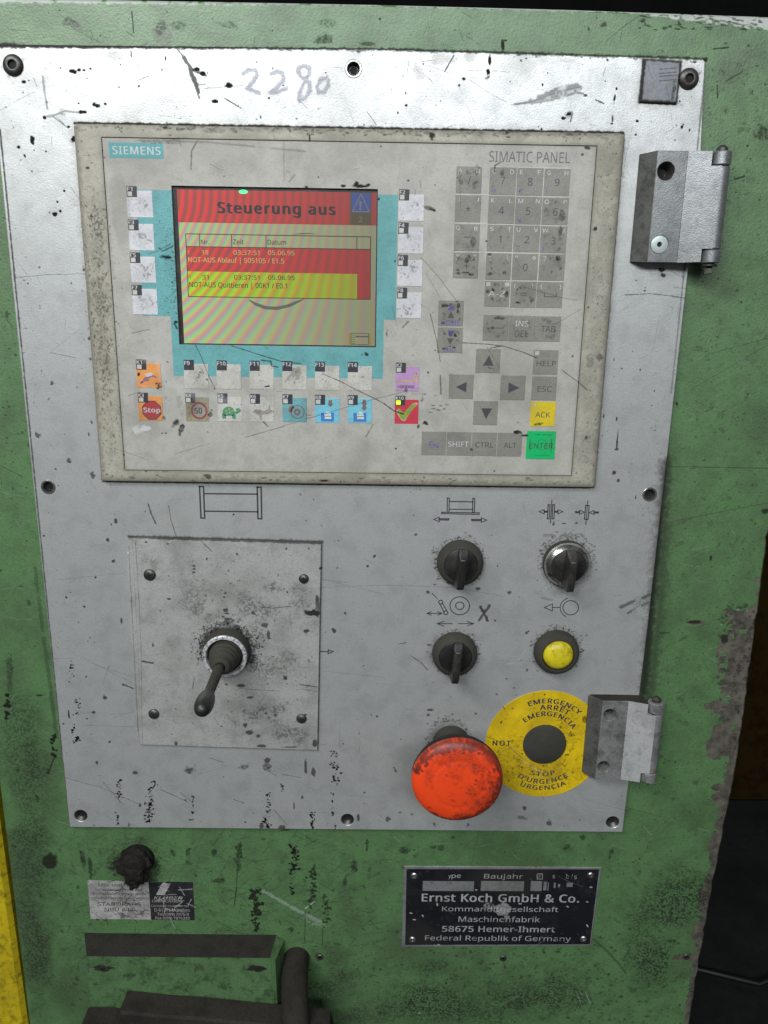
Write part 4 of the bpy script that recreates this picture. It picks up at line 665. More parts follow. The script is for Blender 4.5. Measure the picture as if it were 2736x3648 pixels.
# ------------------------------------------------------------------ the materials in use
M = dict(
 plate=surf('silver_plate', (.60, .61, .61, 1), .41, .55, ink=True, mott=.08, bump=.13, softc=(125, 120, 112), soft=.35, silv=.9),
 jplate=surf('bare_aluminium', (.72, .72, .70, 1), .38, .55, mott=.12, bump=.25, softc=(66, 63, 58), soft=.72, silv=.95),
 green=surf('green_paint', (.095, .198, .076, 1), .46, metal=0., spec=.9, bare=1., mott=.15, bump=.27, dent=1., bscale=450, c2=(.076, .160, .062, 1), softc=(58, 64, 48), soft=.75, dirtc=(26, 27, 22), silv=.7),
 greenb=surf('green_box_paint', (.095, .185, .078, 1), .5, 0., face=False, mott=.16, bump=.3, bscale=450, c2=(.065, .13, .05, 1), darkamt=.55),
 bezel=surf('bezel_plastic', (.44, .415, .35, 1), .55, 0., mott=.1, softc=(105, 100, 86), soft=.75, bump=.2),
 foil=surf('foil_grey', (.46, .445, .41, 1), .5, 0., mott=.07, softc=(120, 116, 106), soft=.6, bump=.22, bscale=900),
 teal=surf('foil_teal', (.14, .40, .42, 1), .5, 0., mott=.08, softc=(70, 105, 100), soft=.5, bump=.2),
 keygrey=surf('key_grey', (.265, .255, .23, 1), .5, 0., mott=.08, softc=(95, 92, 84), soft=.4, bump=.22, dirtc=(22, 22, 22)),
 white=surf('key_white', (.66, .66, .70, 1), .45, 0., mott=.06, softc=(128, 126, 130), soft=.55, bump=.15),
 cream=surf('key_cream', (.58, .56, .52, 1), .45, 0., mott=.1, softc=(125, 118, 105), soft=.6, bump=.15),
 orange=surf('key_orange', (.80, .33, .10, 1), .45, mott=.08), olive=surf('key_olive', (.34, .31, .19, 1), .5, mott=.2), tealk=surf('key_teal', (.16, .40, .44, 1), .5, mott=.12),
 sky=surf('key_sky', (.20, .55, .70, 1), .45, mott=.06), pink=surf('key_pink', (.50, .30, .55, 1), .45, mott=.06), red=surf('key_red', (.62, .04, .07, 1), .45, mott=.05),
 yellow=surf('key_yellow', (.72, .55, .02, 1), .45, mott=.04), enter=surf('key_enter', (.0, .50, .14, 1), .45, mott=.03), pale=surf('pale_grid', (.56, .54, .50, 1), .5, mott=.04),
 tag=surf('tag_dark', (.035, .037, .05, 1), .5, mott=.1, dark=.2), ink=surf('print_black', (.035, .035, .045, 1), .6, mott=.05, silv=.5), inkw=surf('print_white', (.62, .62, .62, 1), .5, mott=.03, dark=.85),
 inkk=surf('print_charcoal', (.06, .06, .07, 1), .5, mott=.05), inkb=surf('print_blue', (.10, .09, .38, 1), .5, mott=.05, dark=.4), inkg=surf('print_grey', (.16, .16, .17, 1), .5, mott=.05), faint=surf('print_faint', (.36, .34, .30, 1), .5, mott=.2),
 brandt=surf('print_teal', (.08, .42, .47, 1), .5, mott=.04), brandw=surf('print_pale', (.66, .72, .70, 1), .5, mott=.03), dgreen=surf('print_green', (.08, .28, .16, 1), .5), lgreen=surf('print_lime', (.30, .42, .06, 1), .5), mgreen=surf('print_shell', (.26, .42, .20, 1), .5),
 pred=surf('print_red', (.50, .03, .05, 1), .5), pmaroon=surf('print_maroon', (.30, .09, .09, 1), .5, mott=.2), blue=surf('print_cobalt', (.05, .22, .60, 1), .5), brown=surf('print_brown', (.22, .15, .13, 1), .5), gold=surf('print_gold', (.62, .46, .08, 1), .5), skin=surf('print_mauve', (.33, .17, .22, 1), .5),
 led=surf('lamp_window', (.60, .58, .54, 1), .4, mott=.06, dark=.5), yel=surf('yellow_label', (.78, .54, .008, 1), .42, mott=.06, softc=(120, 95, 30), soft=.7, silv=.5, dirtc=(45, 40, 20), bump=.12),
 black=surf('black_plastic', (.016, .015, .015, 1), .38, face=False, mott=.15, bump=.12, c2=(.045, .042, .037, 1), darkamt=.0), rubber=surf('dusty_rubber', (.050, .047, .039, 1), .8, spec=.3, face=False, mott=.1, bump=.12), hole=surf('hole_black', (.006, .006, .006, 1), .8, face=False),
 grease=surf('greasy_dirt', (.014, .012, .010, 1), .8, spec=.25, face=False, bump=1.0, bscale=500, mott=.3), dust=surf('dusty_dark', (.036, .032, .027, 1), .85, spec=.2, face=False, mott=.2, bump=.25, mscale=40),
 zinc=surf('zinc_cast', (.34, .35, .36, 1), .38, .7, face=False, mott=.1, bump=.16, bscale=900, darkamt=.22, mscale=45), zincd=surf('zinc_dusty', (.25, .25, .245, 1), .6, .25, face=False, mott=.2, bump=.2, bscale=900, darkamt=.45, mscale=45),
 zincf=surf('zinc_flank', (.12, .12, .115, 1), .6, .25, face=False, mott=.2, bump=.2, bscale=900, darkamt=.5, mscale=45), zincw=surf('zinc_bright', (.62, .62, .63, 1), .45, .4, face=False, mott=.12, bump=.2, bscale=800, darkamt=.3, mscale=60),
 steel=surf('steel', (.46, .46, .45, 1), .32, .9, face=False, mott=.1, darkamt=.45, bump=.1), steeld=surf('dark_steel', (.11, .105, .10, 1), .42, .7, face=False, mott=.2, darkamt=.4, bump=.15), screwp=surf('pale_screw', (.55, .62, .60, 1), .4, .3, face=False, mott=.05),
 chrome=surf('worn_chrome', (.60, .60, .56, 1), .22, .95, face=False, mott=.1, darkamt=.6, bump=.15), ring=surf('scuffed_ring', (.85, .85, .88, 1), .35, .45, face=False, mott=.08, darkamt=.95, bump=.3, mscale=220), pad=surf('grey_pad', (.26, .28, .31, 1), .5, .3, mott=.1, soft=.4, silv=.6),
 estop=surf('red_mushroom', (.93, .07, .012, 1), .45, mott=.05, cap=True, bump=.06, mscale=35), button=surf('yellow_button', (.72, .60, .02, 1), .4, face=False, mott=.08, darkamt=.55, dirtc=(90, 75, 20), bump=.05),
 npl=surf('nameplate_black', (.010, .011, .015, 1), .5, .0, spec=.25, mott=.1, silv=.75, dark=.5, soft=.2), nps=surf('nameplate_silver', (.33, .34, .34, 1), .45, .5, mott=.15, soft=.3), npt=surf('nameplate_text', (.42, .43, .43, 1), .5, .1, mott=.1, dark=.9),
 stw=surf('sticker_white', (.42, .41, .40, 1), .55, mott=.2, soft=.6, dark=.95), stb=surf('sticker_black', (.02, .02, .024, 1), .5, mott=.1, silv=.9), post=surf('yellow_post_paint', (.55, .42, .01, 1), .5, face=False, mott=.12, darkamt=.5, bump=.2, mscale=18), orange2=surf('dim_orange_paint', (.022, .013, .003, 1), .9, spec=.05, face=False, mott=.2),
 floor=surf('oily_floor', (.018, .018, .018, 1), .65, face=False, mott=.3, mscale=6, bscale=60), wall=surf('dark_wall', (.012, .012, .012, 1), .8, face=False, mott=.3, mscale=1.2, bscale=30), cable=surf('cable_black', (.008, .008, .008, 1), .5, face=False))
SCX = -43.0
def scr(name, c, e=.55, moire=.5):
    """lit display surface: moire bands painted into the emission, a little weaker towards its right side"""
    m = bpy.data.materials.new(name); m.use_nodes = True; nt = m.node_tree; nd = nt.nodes; lk = nt.links; bs = nd['Principled BSDF']
    g = nd.new('ShaderNodeNewGeometry'); sp = nd.new('ShaderNodeSeparateXYZ'); lk.new(g.outputs['Position'], sp.inputs[0])
    def mt(op, a, b=0., cl=False):
        n = nd.new('ShaderNodeMath'); n.operation = op; n.use_clamp = cl
        for i, s in enumerate((a, b)):
            if hasattr(s, 'is_output'): lk.new(s, n.inputs[i])
            else: n.inputs[i].default_value = s
        return n.outputs[0]
    X = mt('MULTIPLY', mt('SUBTRACT', sp.outputs[0], .0065), 1000.); Y = mt('MULTIPLY', mt('SUBTRACT', .068, sp.outputs[2]), 1000.)
    ph = mt('MULTIPLY', mt('DIVIDE', X, mt('ADD', 1., mt('MULTIPLY', mt('MULTIPLY', Y, Y), 1.06 / (88. * 88.)))), 2 * math.pi / 4.6)
    nz = nd.new('ShaderNodeTexNoise'); nz.inputs['Scale'].default_value = 38; lk.new(g.outputs['Position'], nz.inputs['Vector']); ph = mt('ADD', ph, mt('MULTIPLY', nz.outputs['Fac'], 3.2))
    dim = mt('SUBTRACT', .80, mt('MULTIPLY', mt('MULTIPLY', mt('ADD', X, 45.), .0072), 1.)); cb = nd.new('ShaderNodeCombineColor')
    w = mt('MULTIPLY', mt('SUBTRACT', .75, mt('MULTIPLY', mt('ADD', X, 45.), .008)), moire)  # strength of the moire stripes painted into the emission
    for i, (ci, p) in enumerate(zip(c, (0., 2.4, 4.4))):
        s = mt('ADD', 1., mt('MULTIPLY', mt('SINE', mt('ADD', ph, p)), w)); lk.new(mt('MULTIPLY', mt('MULTIPLY', s, ci), dim), cb.inputs[i])
    lk.new(cb.outputs[0], bs.inputs['Emission Color']); bs.inputs['Emission Strength'].default_value = e
    bs.inputs['Base Color'].default_value = tuple(x * .3 + .035 for x in c[:3]) + (1,); bs.inputs['Roughness'].default_value = .3; bs.inputs['Specular IOR Level'].default_value = .35
    return m
SM = dict(grey=scr('screen_grey', (.35, .345, .20), .74, .42), red=scr('screen_red', (.42, .035, .03), .72, .5), yel=scr('screen_yellow', (.36, .38, .015), .78, .5), blue=scr('screen_blue', (.05, .09, .36), .6, .2), ink=scr('screen_ink', (.012, .012, .012), .6, 0), redt=scr('screen_red_text', (.55, .42, .16), .62, .2), dark=scr('screen_dark', (.10, .08, .03), .6, .3), gold=scr('screen_gold', (.45, .30, .02), .6, .1), smoke=scr('screen_smoke', (.13, .13, .10), .6, .2), shade=scr('screen_shade', (.24, .22, .16), .6, .3))
def glow(name, c, e):
    m = bpy.data.materials.new(name); m.use_nodes = True; b = m.node_tree.nodes['Principled BSDF']; b.inputs['Base Color'].default_value = c; b.inputs['Emission Color'].default_value = c; b.inputs['Emission Strength'].default_value = e; return m
GL = glow('lime_lamp', (.55, 1, .02, 1), 1.0); GG = glow('green_reflection', (.05, .9, .25, 1), 1.1)  # the green one paints a reflection on the screen glass

# ------------------------------------------------------------------ setting
def struct(o): o['kind'] = 'structure'; return o
fl = MB(); fl.add([(-9000, 6000, -1150), (9000, 6000, -1150), (9000, -9000, -1150), (-9000, -9000, -1150)], [(0, 1, 2, 3)]); struct(fl.out('floor', M['floor'], None))
wl = MB(); wl.add([(-9000, -6000, -1150), (9000, -6000, -1150), (9000, -6000, 3500), (-9000, -6000, 3500)], [(0, 1, 2, 3)]); struct(wl.out('wall', M['wall'], None))
# cabinet
cab = thing('machine_cabinet', 'green painted steel machine cabinet, scuffed and chipped, that carries the silver control plate', 'cabinet', (15, -4, -1150))
rg = []
zz = -1150
edge = [(-1150, 262), (-540, 265), (-420, 267.5), (-296, 273), (-137, 271.5), (100, 272), (150, 272)]
def edx(z):
    for (a, xa), (b, xb) in zip(edge, edge[1:]):
        if a <= z <= b: return xa + (xb - xa) * (z - a) / (b - a)
    return 272
while zz < 155:
    rg.append((edx(zz) + random.uniform(-.35, .25) - (.8 if random.random() < .08 else 0), zz)); zz += 40 if zz < -560 else random.uniform(3, 7)
outl = [(-244.5, -1150)] + rg + [(271, 161), (228, 163.6), (120, 165.2), (18, 165.8), (-191, 165.6), (-244.5, 165)]
slab(MB(), outl, -300, -4, 1.2, back=True).out('housing', M['green'], cab)
for i, (v, x, y, r) in enumerate([(v8, 514, 865, 13), (v7, 1382, 860, 14), (v8, 1305, 858, 14)]):
    cx, cz = Q(v(x, y), -4); r2 = 2.6
    mb = MB(); lathe(mb, cx, cz, [(r2, -4.2), (r2, -3.5), (r2 * .8, -3.1), (r2 * .45, -3.1), (r2 * .4, -4.0), (0, -4.0)], 20); mb.out('rivet', M['steeld'], cab, smooth=True)
# post on the left
pz = MB(); slab(pz, [(-330, -1150), (-246.6, -1150), (-245.4, -530), (-247.5, -340), (-250, 165), (-330, 165)], -60, -1.5, 3, back=True); po = pz.out('yellow_post', M['post'], None, smooth=True)
po['label'] = 'yellow painted steel post along the left edge of the green cabinet'; po['category'] = 'post'
# things behind
def blk(mb, x0, x1, d0, d1, z0, z1): return slab(mb, rectp(x0, z0, x1, z1), d0, d1, 6, back=True)
mb = MB(); blk(mb, 385, 900, -700, -330, -560, -10); om = mb.out('orange_machine', M['orange2'], None); om['label'] = 'dim orange painted machine side in the dark behind the cabinet at right'; om['category'] = 'machine'
mb = MB(); tube(mb, [(330, -850, -1140), (520, -700, -1140), (700, -640, -1138), (900, -720, -1138), (1200, -800, -1138)], 5, 10); cb = mb.out('floor_cable', M['cable'], None, smooth=True); cb['label'] = 'black cable lying on the dark floor right of the cabinet'; cb['category'] = 'cable'

# ------------------------------------------------------------------ screws
def hexhead(parent, cx, cz, r, d, h=2.2, mat='steeld', name='screw'):
    mb = MB(); lathe(mb, cx, cz, [(.42 * r, d + h - 1.6), (.42 * r, d + h - .1), (.5 * r, d + h), (.72 * r, d + h * .85), (.92 * r, d + h * .5), (r, d + .2), (r, d - .5)], 30)
    o = mb.out(name, M[mat], parent, smooth=True)
    mb = MB(); lathe(mb, cx, cz, [(.45 * r, d + h - 1.4), (0, d + h - 1.4)], 6); mb.out('socket', M['hole'], o); return o
def cross(parent, cx, cz, r, d, rot, mat='steeld'):
    mb = MB(); h = 1.6; lathe(mb, cx, cz, [(0, d + h), (.35 * r, d + h * .97), (.7 * r, d + h * .75), (.92 * r, d + h * .4), (r, d + .1), (r, d - .3)][::1], 28); o = mb.out('screw', M[mat], parent, smooth=True)
    mb = MB()
    for k in (0, 1, ):
        a = rot + k * math.pi / 2; ux, uz = math.cos(a), math.sin(a)
        sheet(mb, [(cx + ux * .5 * r - uz * .11 * r, cz + uz * .5 * r + ux * .11 * r), (cx + ux * .5 * r + uz * .11 * r, cz + uz * .5 * r - ux * .11 * r), (cx - ux * .5 * r + uz * .11 * r, cz - uz * .5 * r - ux * .11 * r), (cx - ux * .5 * r - uz * .11 * r, cz - uz * .5 * r + ux * .11 * r)], d + h + .03 + k * .01)
    mb.out('cross_recess', M['hole'], o); return o
def sunk(parent, cx, cz, r, d, deep=3, mat='steeld', rim=None, inner=.45, name='screw'):
    mb = MB(); lathe(mb, cx, cz, [(r, d - .05), (r * .96, d - .15), (inner * r, d - deep * .7), (inner * r, d - deep), (0, d - deep)], 28); o = mb.out(name, M[mat], parent, smooth=True)
    mb = MB(); lathe(mb, cx, cz, [(inner * .85 * r, d - deep * .9), (0, d - deep * .9)], 6); mb.out('socket', M['hole'], o)
    if rim:
        mb = MB(); lathe(mb, cx, cz, [(r * .86, d - .4), (r * .9, d + .25), (r * 1.12, d + .25), (r * 1.2, d)], 28); mb.out('rim', M[rim], o, smooth=True)
    return o

# ------------------------------------------------------------------ mounting plate
pl = thing('mounting_plate', 'large scuffed silver metal plate screwed to the green cabinet, carrying all the controls', 'control plate', (0, -4, -354))
H_ = [(v1, 1527, 297, 4.0, 't'), (v3, 208, 1013, 3.9, 't'), (v4, 1148, 1045, 3.9, 't'), (v7, 349, 250, 4.4, 's'), (v7, 1501, 267, 4.4, 's'), (v8, 988, 278, 4.5, 's')]
holes = [(*Q(v(x, y), 0), r) for v, x, y, r, k in H_]
outer = [Q(vD(150, 1787), 0), Q(vD(1345, 1798), 0), Q(vD(1400, 1350), 0), Q(vD(1463, 800), 0), Q(vD(1514, 340), 0), Q(vD(1524, 134), 0), Q(vD(1518, 126), 0), Q(vD(830, 105), 0), (-198.4, 141.6), (-198.6, 20)]
slab(MB(), outer, -4, 0, .5, holes).out('face_sheet', M['plate'], pl)
for (v, x, y, r, k), (cx, cz, _) in zip(H_, holes):
    if k == 't': sunk(pl, cx, cz, r, 0, 3.6, 'steeld', 'steel', .66, 'threaded_hole')
    else: sunk(pl, cx, cz, r, 0, 3, 'steeld', None, .45)
cx, cz = Q(v1(50, 278), 2); hexhead(pl, cx, cz, 5.7, 0, 2.0)
cx, cz = Q(v2(1322, 337), 2); hexhead(pl, cx, cz, 5.7, 0, 2.0)
def sym(name, label, build, mat='ink', parent=None):
    mb = MB(); build(mb); o = mb.out(name, M[mat], parent or pl); o['label'] = label; return o
dI = .06
def st(mb, v, pts, w=.5, closed=False): stroke(mb, qs(v, pts, 0), w * 1.3, dI, closed)
def ring(mb, v, x, y, rx, ry, w=.45, a0=0, a1=360, n=28):
    st(mb, v, [(x + rx * math.cos(math.radians(a0 + (a1 - a0) * i / n)), y - ry * math.sin(math.radians(a0 + (a1 - a0) * i / n))) for i in range(n + 1)], w)
def spool1(mb):
    st(mb, vP, [(243, 35), (281, 36), (292, 337), (257, 335)], .75, True); st(mb, vP, [(793, 41), (830, 42), (836, 343), (800, 341)], .75, True)
    st(mb, vP, [(284, 103), (793, 108)], .7); st(mb, vP, [(290, 270), (797, 276)], .7)
sym('spool_symbol', 'black outline of a cable spool printed above the joystick', spool1)
def arrow(mb, x0, x1, y, head=44, hw=18, body=5, v=vH):
    s = 1 if x1 > x0 else -1
    st(mb, v, [(x1, y), (x1 - s * head, y - hw), (x1 - s * head, y + hw)], .42, True)
    st(mb, v, [(x0, y - body), (x1 - s * head, y - body), (x1 - s * head, y + body), (x0, y + body)], .55, True)
def spool2(mb):
    st(mb, vH, [(255, 77), (271, 77), (268, 190), (253, 190)], .5, True); st(mb, vH, [(459, 80), (474, 80), (471, 192), (456, 192)], .5, True); st(mb, vH, [(271, 104), (459, 107)], .55); st(mb, vH, [(269, 166), (457, 168)], .5)
    st(mb, vH, [(210, 190), (510, 195), (509, 207), (210, 201)], .5, True); arrow(mb, 265, 145, 247); arrow(mb, 450, 570, 253)
sym('carriage_symbol', 'printed spool on a carriage with arrows left and right', spool2)
def clampo(mb):
    for x in (1060, 1098): st(mb, vH, [(x, 130), (x + 14, 130), (x + 8, 243), (x - 7, 243)], .5, True)
    st(mb, vH, [(1090, 93), (1078, 278)], .45)
    for s, xb, xt in ((-1, 1056, 988), (1, 1110, 1178)): arrow(mb, xb, xt, 186, 40, 17, 4)
def clampc(mb):
    st(mb, vH, [(1360, 136), (1387, 137), (1379, 247), (1350, 246)], .5, True); st(mb, vH, [(1378, 98), (1371, 136)], .45); st(mb, vH, [(1364, 247), (1361, 287)], .45); st(mb, vH, [(1372, 137), (1365, 246)], .4)
    arrow(mb, 1280, 1350, 190, 38, 16, 4); arrow(mb, 1460, 1388, 192, 38, 16, 4)
sym('clamp_open_symbol', 'printed discs with arrows pointing outwards', clampo); sym('clamp_close_symbol', 'printed disc with arrows pointing inwards', clampc)
def arm(mb):
    ring(mb, vH, 354, 937, 78, 72, .5); ring(mb, vH, 354, 937, 33, 30, .5); ring(mb, vH, 202, 908, 16, 15, .5); ring(mb, vH, 243, 993, 16, 15, .5)
    st(mb, vH, [(194, 922), (229, 990)], .5); st(mb, vH, [(214, 915), (252, 980)], .5); st(mb, vH, [(92, 998), (212, 999)], .45)
    for x, s in ((92, 1), (212, -1)): st(mb, vH, [(x + s * 34, 984), (x, 998), (x + s * 34, 1012)], .42)
    st(mb, vH, [(135, 838), (178, 885)], .3)
def travel(mb):
    st(mb, vH, [(172, 1080), (293, 1080)], .45); st(mb, vH, [(228, 1062), (172, 1080), (228, 1099)], .42); st(mb, vH, [(345, 1080), (465, 1080)], .45); st(mb, vH, [(412, 1062), (465, 1080), (412, 1099)], .42)
sym('swing_arm_symbol', 'printed wheel with a small swing arm beside it', arm); sym('travel_arrows', 'pair of thin printed arrows above the third switch', travel)
def belt(mb):
    ring(mb, vH, 1240, 953, 62, 57, .45); ring(mb, vH, 1240, 953, 84, 78, .42, 112, 236); st(mb, vH, [(1030, 950), (1095, 922), (1093, 978)], .42, True); st(mb, vH, [(1095, 950), (1155, 951)], .45)
    for x, y, x2, y2 in ((1205, 880, 1216, 876), (1190, 1016, 1202, 1024)): st(mb, vH, [(x, y), (x2, y2)], .4)
sym('brake_symbol', 'printed circle in a band with an arrow pointing left', belt)
def jar(mb): st(mb, v5, [(1385, 632), (1420, 632)], .55); st(mb, v5, [(1418, 624), (1440, 632), (1417, 641)], .5, True)
sym('joystick_arrow', 'small printed arrow right of the joystick plate', jar)

# square pad in the corner
cs = qs(v2, [(1105, 440), (1262, 447), (1282, 268), (1122, 258)], 1.5)
mb = MB(); slab(mb, cs, .02, 1.6, .4); so = mb.out('square_pad', M['pad'], None); so['label'] = 'small square grey metal pad glued on the plate beside its upper right screw'; so['category'] = 'metal pad'

# ------------------------------------------------------------------ operator panel
op = thing('operator_panel', 'beige operator terminal with keypad, red and yellow alarm screen and soft keys', 'operator panel', (0, 0, -102))
ou = rounded(-154, -102, 154, 102, 2.2); xi0, zi0, xi1, zi1 = -138.9, -94.8, 138.9, 95.1; ir = rounded(xi0, zi0, xi1, zi1, .6)
def band2(mb, a, da, b, db):
    n = len(a); mb.add([(x, da, z) for x, z in a] + [(x, db, z) for x, z in b], [(i, (i + 1) % n, n + (i + 1) % n, n + i) for i in range(n)])
mb = MB(); o1 = offs(ou, .35); o2 = offs(ou, .9)
band2(mb, ou, .0, ou, 3.0); band2(mb, ou, 3.0, o1, 3.7); band2(mb, o1, 3.7, o2, 4.0); band2(mb, o2, 4.0, offs(ir, -.15), 4.0); band2(mb, offs(ir, -.15), 4.0, ir, 3.85); band2(mb, ir, 3.85, ir, 2.0)
mb.out('bezel', M['bezel'], op, smooth=True)
mb = MB(); sheet(mb, rectp(xi0 - 1, zi0 - 1, xi1 + 1, zi1 + 1), 2.0); mb.out('groove', M['hole'], op)
dF = 4.0; wx0, wz0, wx1, wz1 = box4(vS, (52, 58, 1580, 1260), dF)
g = .42; fo = rectp(xi0 + g, zi0 + g, xi1 - g, zi1 - g); fi = rectp(wx0, wz0, wx1, wz1)
mb = MB(); band2(mb, fo, 2.1, fo, 3.9); band2(mb, fo, 3.9, offs(fo, .1), dF); band2(mb, offs(fo, .1), dF, fi, dF); band2(mb, fi, dF, fi, 2.4); fo_ = mb.out('keypad_foil', M['foil'], op)
# teal field round the screen, cut out for the window
tl = qs(vA, [(378, 262), (745, 262)], dF)
tp = [(qs(vA, [(378, 262)], dF)[0]), *qs(vD, [(372, 411), (858, 420), (856, 560), (854, 686), (829, 686), (826, 817), (374, 811), (370, 684)], dF), *qs(vA, [(600, 1726), (425, 1726)], dF)]
xT0 = tp[0][0]
mb = MB(); L_ = box4(vD, (300, 411, 372, 686), dF); zt = tp[1][1]; zb = Q(vD(350, 683), dF)[1]; zb2 = Q(vD(600, 815), dF)[1]; xr = Q(vD(857, 560), dF)[0]; xl2 = Q(vD(372, 750), dF)[0]; xr2 = Q(vD(828, 750), dF)[0]; xl0 = Q(vD(302, 560), dF)[0]
for q, (a, b, c_, d_) in enumerate(((xl0, zb, wx0, zt), (wx1, zb, xr, zt - .4), (xl2, zb2, xr2, wz0))): sheet(mb, rectp(a, b, c_, d_), dF + .05 + 0)
sheet(mb, rectp(xl2, wz0, wx0, zb), dF + .05); sheet(mb, rectp(wx1, wz0, xr2, zb), dF + .05)
mb.out('teal_field', M['teal'], op)
bb = box4(v1, (471, 617, 705, 684), dF); mb = MB(); sheet(mb, rectp(*bb), dF + .06); br = mb.out('brand_badge', M['brandt'], op, label='turquoise badge with pale maker name in the upper left corner')
mb = MB(); text(mb, 'SIEMENS', box4(v1, (487, 633, 693, 668), dF), dF + .12, .035, 1.05); mb.out('lettering', M['brandw'], br)
mb = MB(); text(mb, 'SIMATIC PANEL', box4(v2, (454, 655, 804, 702), dF), dF + .1, -.012, 1.0); mb.out('panel_title', M['inkg'], op)
# keys
def rel(b, x0, y0, x1, y1): w, h = b[2] - b[0], b[3] - b[1]; return (b[0] + x0 * w, b[3] - y1 * h, b[0] + x1 * w, b[3] - y0 * h)
def keyslab(b, mat, label=None, h=.22):
    mb = MB(); slab(mb, rectp(*b), dF, dF + h, .12); return mb.out('key', M[mat], op, label=label)
KD = dF + .26
KL = {'K1': 'orange key with a small running figure', 'K3': 'orange key with a red stop sign', 'K4': 'dirty olive key with a speed limit 50 sign', 'K5': 'key with a green turtle', 'K6': 'key with a faded animal figure', 'K7': 'teal key with a brake disc', 'K8': 'light blue key with one arrow and a disk', 'K9': 'light blue key with a double arrow and a disk', 'K2': 'pink key with a yellow curve', 'K10': 'red key with a green tick and lit lamp'}
def P_(b, pts): return [(b[0] + x * (b[2] - b[0]), b[3] - y * (b[3] - b[1])) for x, y in pts]
def C_(b, cx, cy, r, n=24, sy=1): return [(b[0] + (cx + r * math.cos(2 * math.pi * i / n)) * (b[2] - b[0]), b[3] - (cy + sy * r * math.sin(2 * math.pi * i / n)) * (b[3] - b[1])) for i in range(n)]
def ico(ko, name, mat, *polys, d=KD):
    mb = MB()
    for p in polys: sheet(mb, p, d)
    return mb.out(name, M[mat], ko)
def ringp(b, cx, cy, ro, ri, n=30):
    a, c = C_(b, cx, cy, ro, n), C_(b, cx, cy, ri, n); return [[a[i], a[(i + 1) % n], c[(i + 1) % n], c[i]] for i in range(n)]
